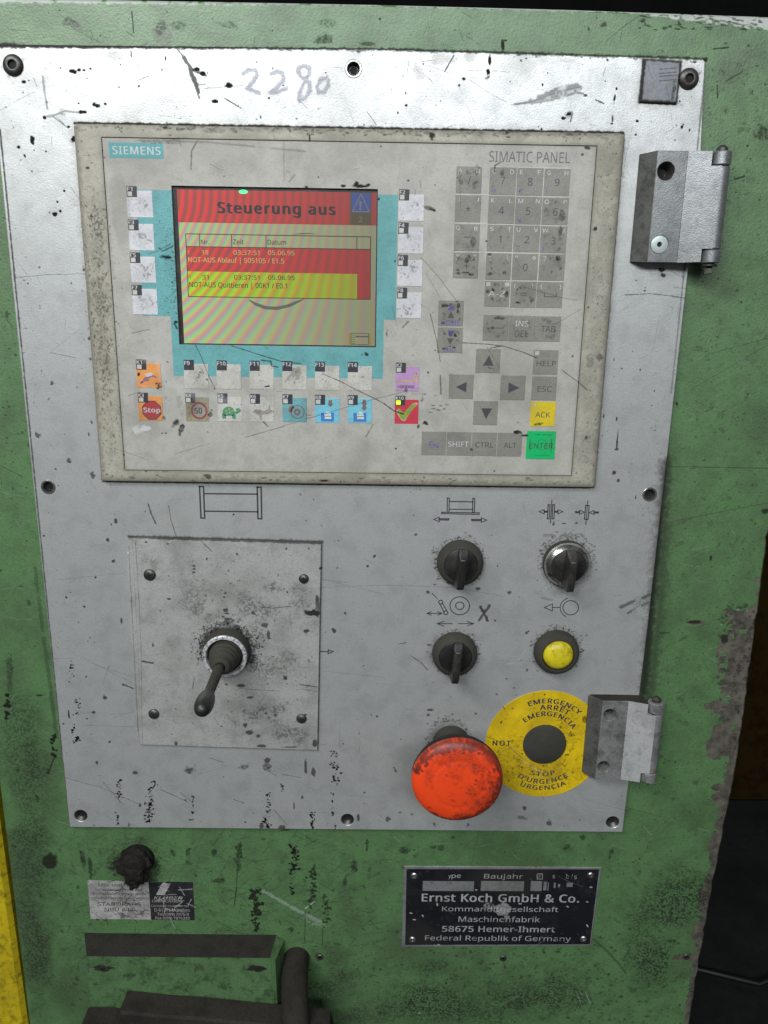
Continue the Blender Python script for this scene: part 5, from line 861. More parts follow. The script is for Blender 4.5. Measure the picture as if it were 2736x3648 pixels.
for nm, (v, kb, tb, lamp, colr) in WK.items():
    b = box4(v, kb, dF); t = box4(v, tb, dF); ko = keyslab(b, colr, KL.get(nm))
    mb = MB(); sheet(mb, rectp(*t), dF + .30); to = mb.out('tag', M['tag'], ko)
    mb = MB(); wd = {2: .5, 3: .74}[len(nm)]; wd = .80 if nm in ('F10', 'F11', 'F12', 'F13', 'F14') else wd
    if lamp: text(mb, nm, rel(t, .07, .09, .09 + wd, .43), dF + .34, .035)
    else: text(mb, nm, rel(t, .06, .12, .08 + wd, .50), dF + .34, .035)
    mb.out('lettering', M['inkw'], ko)
    if lamp: mb = MB(); sheet(mb, rectp(*rel(t, .08, .50, .53, .92)), dF + .33); mb.out('lamp', GL if nm == 'K10' else M['led'], ko, label='lit lime lamp' if nm == 'K10' else None)
    if nm == 'K3':
        o8 = lambda r: [(b[0] + (.55 + r * math.cos(math.radians(22.5 + 45 * i))) * (b[2] - b[0]), b[3] - (.575 + r * math.sin(math.radians(22.5 + 45 * i))) * (b[3] - b[1])) for i in range(8)]
        ico(ko, 'sign_edge', 'ink', o8(.42)); ico(ko, 'sign', 'pred', o8(.385), d=KD + .04)
        mb = MB(); text(mb, 'Stop', rel(b, .22, .47, .90, .72), KD + .08, .05); mb.out('lettering', M['inkw'], ko)
    elif nm == 'K4':
        ico(ko, 'sign_ring', 'pmaroon', *ringp(b, .58, .56, .36, .27)); ico(ko, 'sign', 'faint', C_(b, .58, .56, .27), d=KD + .02); mb = MB(); text(mb, '50', rel(b, .38, .44, .70, .68), KD + .06, .04); mb.out('lettering', M['inkk'], ko)
    elif nm == 'K5':
        ico(ko, 'turtle', 'dgreen', P_(b, [(.18, .72), (.22, .5), (.34, .4), (.5, .37), (.64, .44), (.7, .58), (.72, .7), (.6, .76), (.3, .76)]), P_(b, [(.7, .6), (.78, .56), (.76, .46), (.86, .42), (.96, .48), (.95, .58), (.86, .64), (.74, .7)]), P_(b, [(.18, .7), (.34, .72), (.34, .88), (.18, .88)]), P_(b, [(.58, .72), (.74, .7), (.74, .88), (.6, .88)]))
        ico(ko, 'shell_plates', 'mgreen', C_(b, .36, .55, .055), C_(b, .48, .48, .055), C_(b, .5, .62, .06), C_(b, .6, .55, .045), C_(b, .38, .67, .04), d=KD + .04)
    elif nm == 'K6':
        ico(ko, 'animal_figure', 'faint', P_(b, [(.1, .6), (.22, .48), (.42, .5), (.6, .56), (.78, .46), (.8, .3), (.86, .3), (.84, .46), (.92, .56), (.84, .66), (.66, .68), (.5, .72), (.5, .9), (.42, .92), (.38, .74), (.24, .66)]))
    elif nm == 'K7':
        ico(ko, 'brake_disc', 'brown', *(ringp(b, .62, .58, .29, .25) + ringp(b, .6, .58, .14, .06)), P_(b, [(.24, .56), (.28, .38), (.42, .28), (.5, .42), (.42, .5), (.4, .62)]))
    elif nm in ('K8', 'K9'):
        ico(ko, 'disk', 'blue', P_(b, [(.24, .6), (.38, .58), (.38, .7), (.66, .7), (.66, .58), (.78, .58), (.78, .95), (.25, .95)])); ico(ko, 'disk_label', 'brandw', P_(b, [(.4, .66), (.66, .64), (.68, .84), (.4, .84)]), P_(b, [(.46, .54), (.62, .54), (.62, .62), (.46, .62)]), d=KD + .04)
        ico(ko, 'disk_stripe', 'brown', P_(b, [(.41, .72), (.67, .71), (.67, .74), (.41, .75)]), d=KD + .07)
        if nm == 'K8': ico(ko, 'down_arrow', 'brown', P_(b, [(.56, .08), (.71, .08), (.71, .22), (.77, .22), (.64, .36), (.5, .22), (.56, .22)]))
        else: ico(ko, 'down_arrow', 'brown', P_(b, [(.62, .04), (.75, .04), (.75, .16), (.82, .16), (.76, .24), (.76, .36), (.82, .36), (.69, .5), (.56, .36), (.62, .36), (.62, .24), (.56, .16), (.62, .16)]))
    elif nm == 'K2':
        ico(ko, 'curve', 'gold', P_(b, [(.02, .55), (.76, .57), (.76, .62), (.02, .6)]), P_(b, [(.74, .6), (.86, .24), (.9, .24), (.8, .62)]), P_(b, [(.87, .24), (.91, .24), (.92, .63), (.87, .63)])); mb = MB(); text(mb, '=00000', rel(b, .1, .76, .8, .88), KD, .04); mb.out('lettering', M['ink'], ko)
    elif nm == 'K10':
        ck = [(.08, .48), (.2, .38), (.38, .56), (.72, .2), (.88, .14), (.94, .2), (.66, .5), (.46, .84), (.36, .86), (.28, .8)]
        ico(ko, 'tick_edge', 'cream', P_(b, [(.5 + (x - .5) * 1.07, .5 + (y - .5) * 1.08) for x, y in ck])); ico(ko, 'tick', 'lgreen', P_(b, ck), d=KD + .04)
    elif nm == 'K1':
        ico(ko, 'figure_body', 'skin', P_(b, [(.28, .62), (.42, .5), (.62, .46), (.78, .5), (.84, .56), (.76, .58), (.6, .56), (.5, .62), (.5, .7), (.3, .76), (.18, .82), (.2, .72)]), P_(b, [(.1, .78), (.22, .72), (.24, .78), (.14, .86)])); ico(ko, 'figure_shirt', 'led', P_(b, [(.34, .44), (.56, .36), (.68, .42), (.62, .5), (.4, .56)]), d=KD + .04); ico(ko, 'figure_hair', 'gold', P_(b, [(.7, .34), (.78, .32), (.82, .4), (.74, .42)]), d=KD + .05)
def tri(b, pts, ko, mat='inkk'): ico(ko, 'arrow', mat, P_(b, pts))
gb = [box4(vE, (585, 222, 1438, 835), dF), None]
mb = MB(); a = box4(vE, (592, 222, 1435, 838), dF); bq = box4(vF, (555, 0, 1388, 582), dF); sheet(mb, rectp(a[0], bq[1], a[2] + .3, a[3]), dF + .05)
for yy in (511, 815, 1118):
    c4 = box4(vE, (232, yy - 7, 700, yy + 7), dF); sheet(mb, rectp(c4[0] + .5, c4[1], a[0] + .0, c4[3]), dF + .05)
mb.out('pale_grid', M['pale'], op)
for v, kb, tx, sh, gr in PK:
    b = box4(v, kb, dF); mat = 'yellow' if sh == 'ledy' else 'enter' if tx and tx[0][0] == 'ENTER' else 'keygrey'
    ko = keyslab(b, mat, 'yellow key lettered ACK' if mat == 'yellow' else 'green key lettered ENTER' if mat == 'enter' else None)
    for cc in 'wkb':
        mb = MB(); n = 0
        for s, x0, y0, x1, y1, c in tx:
            if c == cc: text(mb, s, rel(b, x0, y0, x1, y1), KD, -.004 if len(s) > 1 else .0); n += 1
        if n: mb.out('lettering', M[{'w': 'inkw', 'k': 'inkk', 'b': 'inkb'}[cc]], ko)
    if sh == 'slash': ico(ko, 'sign', 'inkk', P_(b, [(.46, .64), (.5, .64), (.58, .36), (.54, .36)]))
    if sh == 'dash': ico(ko, 'sign', 'inkk', P_(b, [(.38, .46), (.64, .46), (.64, .49), (.38, .49)]))
    if sh == 'up': tri(b, [(.54, .26), (.74, .7), (.3, .7)], ko)
    if sh == 'down': tri(b, [(.32, .3), (.76, .3), (.53, .76)], ko)
    if sh == 'left': tri(b, [(.28, .52), (.72, .3), (.72, .74)], ko)
    if sh == 'right': tri(b, [(.32, .28), (.78, .5), (.32, .72)], ko)
    if sh == 'up2': tri(b, [(.5, .1), (.64, .38), (.38, .38)], ko, 'inkb'); tri(b, [(.5, .4), (.64, .68), (.38, .68)], ko, 'inkk')
    if sh == 'dn2': tri(b, [(.38, .12), (.64, .12), (.52, .38)], ko, 'inkb'); tri(b, [(.38, .43), (.64, .43), (.51, .68)], ko, 'inkk')
    if sh == 'space': ico(ko, 'sign', 'inkk', P_(b, [(.28, .42), (.31, .42), (.31, .55), (.74, .55), (.74, .42), (.77, .42), (.77, .58), (.28, .58)]))
    if sh == 'back': ico(ko, 'arrow', 'inkk', P_(b, [(.24, .5), (.42, .42), (.42, .485), (.82, .485), (.82, .515), (.42, .515), (.42, .58)]))
    if sh == 'leds': ico(ko, 'lamp', 'led', rectp(*rel(b, .05, .05, .22, .2)), rectp(*rel(b, .8, .05, .97, .2)))
    if sh == 'led': ico(ko, 'lamp', 'led', rectp(*rel(b, .05, .05, .22, .21)))
    if sh == 'ledy': ico(ko, 'lamp', 'led', rectp(*rel(b, .1, .08, .2, .2)))
# ---- display
dB = 2.5
def sb(x0, y0, x1, y1): return box4(vS, (x0, y0, x1, y1), dB)
mb = MB(); sheet(mb, rectp(wx0 - 1, wz0 - 1, wx1 + 1, wz1 + 1), dB - .1); fr = mb.out('screen_surround', M['black'], op)
A4 = box4(vS, (92, 86, 1572, 1249), dB); sx0, sz0, sx1, sz1 = A4
mb = MB(); slab(mb, rectp(*A4), dB - .1, dB, .02); sn = mb.out('screen', SM['grey'], op, label='lit colour screen with red heading and alarm table')
def sheet_(name, mat, rects, d, polys=()):
    mb = MB()
    for r in rects: sheet(mb, rectp(*r), dB + d)
    for p in polys: sheet(mb, p, dB + d)
    return mb.out(name, SM[mat], sn)
zh = Q(vS(800, 335), dB)[1]
sheet_('heading', 'red', [(sx0, zh, sx1, sz1)], .05)
mb = MB(); text(mb, 'Steuerung aus', sb(376, 178, 1262, 285), dB + .1, .055, 1.08); mb.out('heading_lettering', SM['ink'], sn)
ib = sb(1376, 97, 1537, 343); sheet_('alarm_icon', 'dark', [ib], .08); sheet_('alarm_icon_field', 'blue', [sb(1388, 102, 1530, 250)], .1)
mb = MB(); stroke(mb, P_(sb(1388, 102, 1530, 250), [(.5, .06), (.95, .95), (.05, .95)]), .55, dB + .14, True); text(mb, '!', sb(1447, 165, 1462, 230), dB + .14, .04); text(mb, '2', sb(1440, 280, 1470, 322), dB + .14); mb.out('alarm_icon_lines', SM['shade'], sn)
# table
def tq(x, y): return Q(vS(x, y), dB)
tx0, tz0, tx1, tz1 = sb(142, 422, 1530, 896); zr1 = tq(800, 517)[1]; zr2 = tq(800, 705)[1]; xs_ = tq(1430, 700)[0]
sheet_('alarm_row', 'red', [(tx0, zr2, tx1, zr1), (xs_, tz0, tx1, zr2)], .07)
sheet_('warning_row', 'yel', [(tx0, tz0, xs_, zr2)], .07)
mb = MB()
for pts in ([(tx0, tz0), (tx1, tz0), (tx1, tz1), (tx0, tz1), (tx0, tz0)], [(tx0, zr1), (tx1, zr1)]): stroke(mb, pts, .42, dB + .12)
for x in (236, 479, 740, 1428): xx = tq(x, 468)[0]; stroke(mb, [(xx, tz1), (xx, zr1)], .4, dB + .125)
mb.out('table_lines', SM['ink'], sn)
mb = MB()
for s, b in (('Nr.', (246, 455, 310, 490)), ('Zeit', (490, 452, 570, 490)), ('Datum', (752, 456, 892, 493)), ('!', (163, 725, 168, 755)), ('31', (258, 722, 305, 757)), ('03:37:51', (498, 724, 690, 758)), ('05.06.95', (756, 726, 956, 760)), ('NOT-AUS Quittieren | 00K1 / E0.1', (158, 778, 898, 832))): text(mb, s, sb(*b), dB + .12, .006)
mb.out('table_lettering', SM['ink'], sn)
mb = MB()
for s, b in (('!', (152, 537, 158, 567)), ('18', (254, 534, 303, 568)), ('03:37:51', (493, 536, 690, 571)), ('05.06.95', (754, 537, 955, 572)), ('NOT-AUS Ablauf | 505105 / E1.5', (150, 590, 876, 642))): text(mb, s, sb(*b), dB + .12, .006)
mb.out('alarm_lettering', SM['redt'], sn)
arc = [(605, 905), (660, 930), (740, 958), (820, 962), (900, 945), (980, 915), (1035, 900), (1000, 925), (920, 965), (820, 988), (730, 982), (660, 955), (620, 925)]
sheet_('backdrop_arc', 'smoke', [], .09, [[tq(*p) for p in arc]]); sheet_('backdrop_arc', 'smoke', [], .09, [[tq(*p) for p in [(940, 416), (1000, 405), (1060, 403), (1140, 412), (1060, 411), (1000, 414)]]])
sheet_('list_icon_edge', 'gold', [sb(1364, 1165, 1532, 1249)], .06); sheet_('list_icon', 'grey', [sb(1384, 1166, 1516, 1248)], .09)
mb = MB(); b = sb(1384, 1166, 1516, 1248); stroke(mb, [(b[0], b[1]), (b[2], b[1]), (b[2], b[3]), (b[0], b[3])], .4, dB + .12, True)
for k in range(5): stroke(mb, P_(b, [(.06, .22 + k * .17), (.22, .22 + k * .17)]), .3, dB + .12)
for k in range(3): stroke(mb, P_(b, [(.3 + .24 * k, .28), (.46 + .24 * k, .28)]), .9, dB + .12)
mb.out('list_icon_lines', SM['smoke'], sn)
gx, gz = tq(567, 92); mb = MB(); sheet(mb, [(gx + 2.5 * math.cos(t * .3927), gz + 1.1 * math.sin(t * .3927)) for t in range(16)], dB + .15); mb.out('screen_reflection', GG, op, label='small green reflection painted as a glowing patch at the top edge of the screen')  # reflection on the glass, painted as a glowing ellipse

# ------------------------------------------------------------------ joystick and its plate
jp = thing('joystick_plate', 'worn square aluminium cover plate round the joystick', 'cover plate', (-80, 0, -290))
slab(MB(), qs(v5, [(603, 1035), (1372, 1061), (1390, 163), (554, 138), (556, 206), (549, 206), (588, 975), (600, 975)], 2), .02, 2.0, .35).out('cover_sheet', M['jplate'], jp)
for x, y, r, a in ((645, 303, 4.0, .3), (1312, 320, 3.3, .1), (663, 905, 3.8, .6), (1302, 925, 3.6, .2)):
    cx, cz = Q(v5(x, y), 3); cross(jp, cx, cz, r, 2, a)
jx, jz = -80.1, -216.0
js = thing('joystick', 'black joystick with ribbed rubber boot and round knob in a scuffed silver ring', 'joystick', (jx, 2, jz))
mb = MB(); lathe(mb, jx, jz, [(15.8, 2), (15.8, 3.5), (15.2, 5), (14.9, 9.5), (14.4, 11.2)], 48); mb.out('collar', M['rubber'], js, smooth=True)
mb = MB(); lathe(mb, jx, jz, [(14.6, 10.8), (14.5, 11.8), (14.1, 12.2), (12.3, 12.3), (11.9, 11.6), (11.6, 9)], 48); mb.out('ring', M['ring'], js, smooth=True)
mb = MB(); pr = [(12.0, 11.0), (11.6, 6), (10.6, 5)]
for r1, r2, d in ((10.4, 9.8, 7), (9.9, 9.2, 11), (9.0, 8.3, 15), (8.0, 7.2, 19)): pr += [(r1, d), (r1 + .25, d + 1.4), (r2 + .3, d + 3.0), (r2 - .5, d + 3.6)]
pr += [(6.4, 23.5), (5.8, 26), (4.4, 27.2), (3.4, 27.4)]
lathe(mb, jx, jz, pr, 44); mb.out('rubber_boot', M['rubber'], js, smooth=True)
kx, kz = -81.6, -220.0
def lean(mb, prof, n=28):
    v = []; f = []
    for r, d in prof:
        t = max(0, (d - 26) / 44); cx, cz = jx - .8 - .9 * t, jz - 1.2 - 3.2 * t
        v += [(cx + r * math.cos(2 * math.pi * i / n), d, cz + r * math.sin(2 * math.pi * i / n)) for i in range(n)]
    for k in range(len(prof) - 1): f += [(k * n + i, k * n + (i + 1) % n, (k + 1) * n + (i + 1) % n, (k + 1) * n + i) for i in range(n)]
    f.append(tuple((len(prof) - 1) * n + i for i in range(n))); return mb.add(v, f)
mb = MB(); lean(mb, [(3.4, 25), (3.3, 30), (3.1, 48), (3.1, 56)]); mb.out('stick', M['rubber'], js, smooth=True)
mb = MB(); lean(mb, [(3.1, 54), (3.6, 56), (4.6, 59), (5.4, 63), (5.6, 67), (5.3, 70.5), (4.4, 73.2), (3.0, 75), (1.4, 75.8), (.01, 76)]); mb.out('knob', M['black'], js, smooth=True)

# ------------------------------------------------------------------ rotary switches
def rotary(label, cx, cz, top, mid, tip, v, chrome=False, dh=21):
    t = thing('rotary_switch', label, 'rotary switch', (cx, 0, cz), 'rotary switches on the plate')
    mb = MB()
    if chrome:
        lathe(mb, cx, cz, [(15.3, 0), (15.3, 2), (14.8, 4.2)], 48); mb.out('collar', M['rubber'], t, smooth=True)
        mb = MB(); lathe(mb, cx, cz, [(14.8, 4.2), (14.5, 5.8), (13.9, 6.8), (11.6, 8.4), (11.0, 8.3), (10.9, 6.8)], 56); mb.out('chrome_ring', M['chrome'], t, smooth=True)
    else:
        lathe(mb, cx, cz, [(15.0, 0), (15.0, 2), (14.7, 4.4), (14.1, 5.8), (12.2, 7.8), (11.3, 8.3), (11.0, 8.2), (10.9, 7.2)], 56); mb.out('collar', M['rubber'], t, smooth=True)
    mb = MB(); lathe(mb, cx, cz, [(10.85, 6.6), (10.8, 7.9), (10.4, 8.1), (.01, 8.1)], 48); mb.out('dial', M['black'], t, smooth=True)
    zt = Q(v(*top), 8.1); zm = Q(v(*mid), dh); zp = Q(v(*tip), dh)
    xa, xb = zt[0], zp[0]; w0, w1 = 3.3, 2.2
    prof = [(zt[1], 7.9, xa), (zt[1] - (zt[1] - zm[1]) * .45, 7.9 + (dh - 7.9) * .62, xa), (zm[1], dh, (xa + xb) / 2), (zp[1] + 2.2, dh + .3, xb), (zp[1] + .5, dh - 1.2, xb), (zp[1], dh - 4, xb), (zp[1] + 1.0, 7.9, xb)]
    v_ = []; n = len(prof)
    for z, d, x in prof: v_ += [(x - (w0 + (w1 - w0) * (d - 7.9) / (dh - 7.9)), d, z), (x + (w0 + (w1 - w0) * (d - 7.9) / (dh - 7.9)), d, z)]
    f = [(2 * i, 2 * i + 1, 2 * ((i + 1) % n) + 1, 2 * ((i + 1) % n)) for i in range(n)] + [tuple(2 * i for i in range(n)), tuple(2 * i + 1 for i in range(n))]
    mb = MB().add(v_, f); o = mb.out('lever', M['black'], t, smooth=True); bv = o.modifiers.new('bevel', 'BEVEL'); bv.width = .0011; bv.segments = 3; bv.limit_method = 'ANGLE'; bv.angle_limit = math.radians(28)
    return t
rotary('black rotary switch below the printed spool on a carriage', 71.8, -153.1, (385, 478), (390, 572), (358, 826), vH)
rotary('rotary switch with worn bright chrome ring and black lever', 140.4, -152.9, (1245, 485), (1250, 590), (1237, 842), vH, True)
rotary('black rotary switch above the red emergency stop mushroom', 70.7, -216.9, (478, 150), (475, 235), (452, 500), vI)
# push button
pbn = thing('push_button', 'round yellow push button in a dark collar right of the lower rotary switch', 'push button', (138.3, 0, -214.6))
mb = MB(); lathe(mb, 138.3, -214.6, [(15.0, 0), (15.0, 2.5), (14.5, 5), (13.4, 7), (11.6, 8.2), (10.7, 8.2), (10.2, 6)], 52); mb.out('collar', M['rubber'], pbn, smooth=True)
mb = MB(); lathe(mb, 138.3, -214.3, [(.01, 11.2), (4, 11), (7, 10.3), (9, 9.1), (9.9, 7.6), (10.1, 5.5)], 44); mb.out('yellow_cap', M['button'], pbn, smooth=True)
# emergency stop
ex, ez = 70.8, -283.6
es = thing('emergency_stop_button', 'large red mushroom emergency stop button smeared with black grime', 'emergency stop', (ex, 0, ez))
mb = MB(); lathe(mb, ex, ez, [(12.6, 0), (12.6, 3), (11.9, 4), (11.8, 24), (14, 26), (22, 30)], 48); mb.out('stem', M['rubber'], es, smooth=True)
mb = MB(); lathe(mb, ex, ez, [(14, 26), (22, 30), (27, 35), (28.9, 40), (29.1, 43)], 60); mb.out('skirt', M['dust'], es, smooth=True)
mb = MB(); lathe(mb, ex, ez, [(29.1, 43), (29.0, 44.6), (28.3, 46.4), (26.4, 47.9), (22.5, 49.2), (17.4, 49.8), (16.4, 49.7), (15.4, 50.05), (14.2, 50.3), (9, 50.5), (.01, 50.6)], 64); mb.out('mushroom_cap', M['estop'], es, smooth=True)
# round label with the plugged hole
lx, lz = 135.3, -284.8
yl = thing('warning_label', 'round yellow emergency stop label with black lettering, partly under the lower hinge', 'label', (lx, 0, lz))
mb = MB(); slab(mb, circle(lx, lz, 40.9, 96), .02, .35, .1); mb.out('label_disc', M['yel'], yl, label='yellow disc')
mb = MB(); D = .42
arctext(mb, 'EMERGENCY', lx, lz, 31.6, 3.6, 66, D, .055, amid=80); arctext(mb, 'ARRÊT', lx, lz, 26.9, 4.8, 42, D, .045, amid=79); arctext(mb, 'EMERGENCIA', lx, lz, 22.0, 3.6, 96, D, .055, amid=82)
arctext(mb, 'STOP', lx, lz, 24.6, 3.4, 42, D, .055, True, 271); arctext(mb, "D'URGENCE", lx, lz, 30.6, 3.6, 70, D, .055, True, 271.5); arctext(mb, 'URGENCIA', lx, lz, 35.6, 3.5, 54, D, .055, True, 272)
text(mb, 'NOT', box4(vI, (752, 936, 893, 976), 0), D, .05, 1.2); mb.out('lettering', M['ink'], yl)
hp = MB(); lathe(hp, lx, lz + .4, [(15.0, .3), (14.9, 1.0), (14.2, 1.5), (.01, 1.7)], 48); ho = hp.out('hole_plug', M['rubber'], None, smooth=True); ho['label'] = 'flat dark grey round plug in the middle of the yellow label'; ho['category'] = 'plug'

# ------------------------------------------------------------------ hinges
def hinge(label, x, z, mats, holes_, filled, pin=True):
    t = thing('hinge', label, 'hinge', (x + 25, 0, z - 30), 'cast metal hinges on the right side of the plate')
    mz, mz2 = mats; zt, zb = z, z - 59.4
    mb = MB(); slab(mb, rectp(x + 7.2, zb, x + 24.5, zt), 0, 9.4, .25, holes_)
    mb.out('leaf', M[mz], t); mb = MB()
    # sloping left flank
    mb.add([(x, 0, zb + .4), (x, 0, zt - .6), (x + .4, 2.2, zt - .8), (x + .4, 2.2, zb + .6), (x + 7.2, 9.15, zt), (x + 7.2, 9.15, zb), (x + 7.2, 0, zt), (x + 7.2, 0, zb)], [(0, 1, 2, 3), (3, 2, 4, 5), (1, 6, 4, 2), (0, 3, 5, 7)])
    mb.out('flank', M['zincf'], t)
    if mz != 'zinc': dl = MB(); dl.add([(x + 1, .5, zt + .06), (x + 7.4, 9.2, zt + .06), (x + 24.4, 9.2, zt + .06), (x + 36.5, 12.8, zt - .34), (x + 36.5, .5, zt - .34), (x + 24.4, .5, zt + .06)], [(0, 1, 2, 5), (5, 2, 3, 4)]); dl.out('dust_layer', M['dust'], t)
    mb = MB()
    # right wing sloping down to the barrel
    wa, wb = 36.6, 13.0
    mb.add([(x + 24.5, 9.3, zt), (x + wa, wb, zt - .4), (x + wa, wb, zb + .4), (x + 24.5, 9.3, zb), (x + 24.5, 0, zt), (x + wa, 4, zt - .4), (x + wa, 4, zb + .4), (x + 24.5, 0, zb)], [(0, 1, 2, 3), (0, 4, 5, 1), (3, 2, 6, 7), (1, 5, 6, 2)])
    mb.add([(x + wa, wb, zt - 8), (x + 42, 14.4, zt - 8), (x + 42, 14.4, zb + 7.6), (x + wa, wb, zb + 7.6), (x + wa, 4, zt - 8), (x + 43, 5, zt - 8), (x + 43, 5, zb + 7.6), (x + wa, 4, zb + 7.6)], [(0, 1, 2, 3), (0, 4, 5, 1), (3, 2, 6, 7)])
    mb.out('wing', M[mz2], t)  # lower hinge's wing takes a brighter zinc than its leaf
    cx, cd, r = x + 43.2, 9.2, 5.2
    def vb(z0, z1, r, n=28, cap=.5):
        v = []; f = []
        for zz, rr in ((z0, r - cap), (z0 - cap, r), (z1 + cap, r), (z1, r - cap)): v += [(cx + rr * math.cos(2 * math.pi * i / n), cd + rr * math.sin(2 * math.pi * i / n), zz) for i in range(n)]
        for k in range(3): f += [(k * n + i, k * n + (i + 1) % n, (k + 1) * n + (i + 1) % n, (k + 1) * n + i) for i in range(n)]
        f += [tuple(range(n)), tuple(3 * n + i for i in range(n))]; return MB().add(v, f)
    vb(zt - 8, zb + 7.6, r).out('barrel', M[mz], t, smooth=True); vb(zt, zt - 7.4, r + .25).out('knuckle', M[mz], t, smooth=True); vb(zb + 7.2, zb, r + .25).out('knuckle', M[mz], t, smooth=True)
    vb(zt + 3.2, zb - 2.6, 3.0, 20, 1.4).out('pin', M['steeld'], t, smooth=True)
    if pin: vb(zb - 2.6, zb - 6.0, 2.4, 6, .4).out('nut', M['chrome'], t); vb(zb - .6, zb - 1.8, 4.6, 24, .3).out('washer', M['steeld'], t, smooth=True)
    for i, (hx, hz, hr) in enumerate(holes_):
        if i == filled: mb = MB(); lathe(mb, hx, hz, [(hr - .15, 8.2), (hr - .15, 9.3), (hr - .5, 9.45), (1.5, 9.45), (1.3, 8.2), (.01, 8.2)], 32); o = mb.out('screw', M['screwp'], t, smooth=True, label='pale flush screw'); mb = MB(); lathe(mb, hx, hz, [(1.35, 8.5), (0, 8.5)], 6); mb.out('socket', M['hole'], o)
        else: sunk(t, hx, hz, hr, 9.4, 7, 'steeld' if mz == 'zinc' else 'zincd', None, .5)
    return t
ha = Q(vK(535, 400), 9.3); hb = Q(vK(463, 1210), 9.3)
hinge('upper cast zinc hinge, bright grey, with one pale flush screw', 164.2, 92.3, ('zinc', 'zinc'), [(ha[0], ha[1], 4.9), (hb[0], hb[1], 5.0)], 1)
ha = Q(vL(655, 450), 9.3); hb = Q(vL(585, 1020), 9.3)
hinge('lower dusty dark hinge overlapping the round yellow label', 162.6, -246.2, ('zincd', 'zincw'), [(ha[0], ha[1], 4.4), (hb[0], hb[1], 4.4)], 9, False)

# ------------------------------------------------------------------ name plate
np_ = thing('nameplate', 'black and silver riveted maker plate on the green cabinet', 'nameplate', (113, -4, -421))
pq = qs(vO, [(65, 666), (1497, 656), (1580, 65), (84, 55)], -3.4)
mb = MB(); slab(mb, pq, -3.98, -3.4, .15); mb.out('backing', M['nps'], np_)
mb = MB(); sheet(mb, qs(vO, [(92, 652), (1491, 646), (1562, 79), (103, 76)], -3.35), -3.34); mb.out('black_field', M['npl'], np_)
dN = -3.28
for x, y in ((160, 130), (1497, 127), (147, 613), (1443, 608)):
    cx, cz = Q(vO(x, y), -3); mb = MB(); lathe(mb, cx, cz, [(2.7, -3.33), (2.6, -2.9), (1.9, -2.4), (1.1, -2.5), (1.0, -3.0), (.01, -3.0)], 22); mb.out('rivet', M['steel'], np_, smooth=True)
mb = MB()
for b in ((225, 168, 613, 243), (666, 168, 992, 243), (1043, 168, 1128, 243)): sheet(mb, rectp(*box4(vO, b, dN)), dN)
for b in ((1140, 172, 1165, 238), (1172, 178, 1180, 240), (1218, 180, 1232, 220), (1250, 190, 1266, 214), (1315, 180, 1362, 212)): sheet(mb, rectp(*box4(vO, b, dN)), dN)
mb.out('data_fields', M['nps'], np_)
mb = MB(); t_ = lambda s, b, bold=0., sp=1.: text(mb, s, box4(vO, b, dN), dN + .04, bold, sp)
t_('pe', (444, 118, 513, 154)); t_('y', (420, 122, 440, 152)); t_('Baujahr', (690, 112, 985, 160)); t_('F', (1105, 118, 1122, 146)); t_('s', (1210, 122, 1226, 146)); t_('b', (1312, 112, 1334, 150)); t_('s', (1374, 126, 1392, 152)); t_('/', (1350, 115, 1362, 152))
t_('Ernst Koch GmbH & Co.', (220, 264, 1410, 326), .035, 1.02); t_('Kommanditgesellschaft', (372, 360, 1252, 410)); t_('Maschinenfabrik', (497, 435, 1113, 478)); t_('58675 Hemer-Ihmert', (373, 508, 1226, 553), .03); t_('Federal Republik of Germany', (243, 580, 1348, 632))
stroke(mb, [Q(vO(*p), dN) for p in ((1092, 112), (1132, 112), (1132, 152), (1092, 152))], .5, dN + .04, True)
mb.out('lettering', M['npt'], np_)
# ------------------------------------------------------------------ lubrication sticker
stc = thing('lubrication_sticker', 'torn black and white lubrication sticker below the greasy stub', 'sticker', (-150, -4, -418))
dS = -3.9
sm_ = lambda pts: qs(vM, pts, dS)
mb = MB(); slab(mb, sm_([(245, 690), (330, 694), (640, 696), (883, 700), (870, 500), (856, 308), (800, 300), (560, 292), (210, 285), (222, 420), (235, 560)]), -3.99, dS, .04); mb.out('white_half', M['stw'], stc)
mb = MB(); slab(mb, sm_([(884, 700), (1100, 706), (1345, 708), (1338, 560), (1325, 302), (1100, 300), (857, 306), (871, 500)]), -3.99, dS, .04); mb.out('black_half', M['stb'], stc)
mb = MB(); q_ = lambda s, b, bold=0., sh=0.: text(mb, s, box4(vM, b, dS), dS + .07, bold, 1.0, sh)
q_('Erst- und Nach-', (328, 315, 760, 350)); q_('schmierung nur mit', (300, 368, 790, 406)); q_('Initial lubrication and', (265, 408, 810, 440)); q_('relubrication only with', (255, 458, 830, 492)); q_('STABURAGS', (318, 516, 775, 556)); q_('NBU 8 EP', (395, 574, 716, 612)); mb.out('lettering', M['ink'], stc)
mb = MB(); sheet(mb, sm_([(1025, 440), (935, 438), (1003, 312), (1088, 318)]), dS + .06); q_('KLÜBER', (910, 446, 1215, 486), .02, .3); q_('LUBRICATION', (890, 490, 1215, 516), .02, .3); q_('Geisenhausenerstr.7', (885, 540, 1325, 566)); q_('D-81379 München', (920, 578, 1292, 614), .01); q_('Tel. (089) 7876-0', (950, 626, 1282, 662), .01); q_('Fax (089) 7876333', (930, 668, 1290, 702), .01); mb.out('pale_lettering', M['stw'], stc)
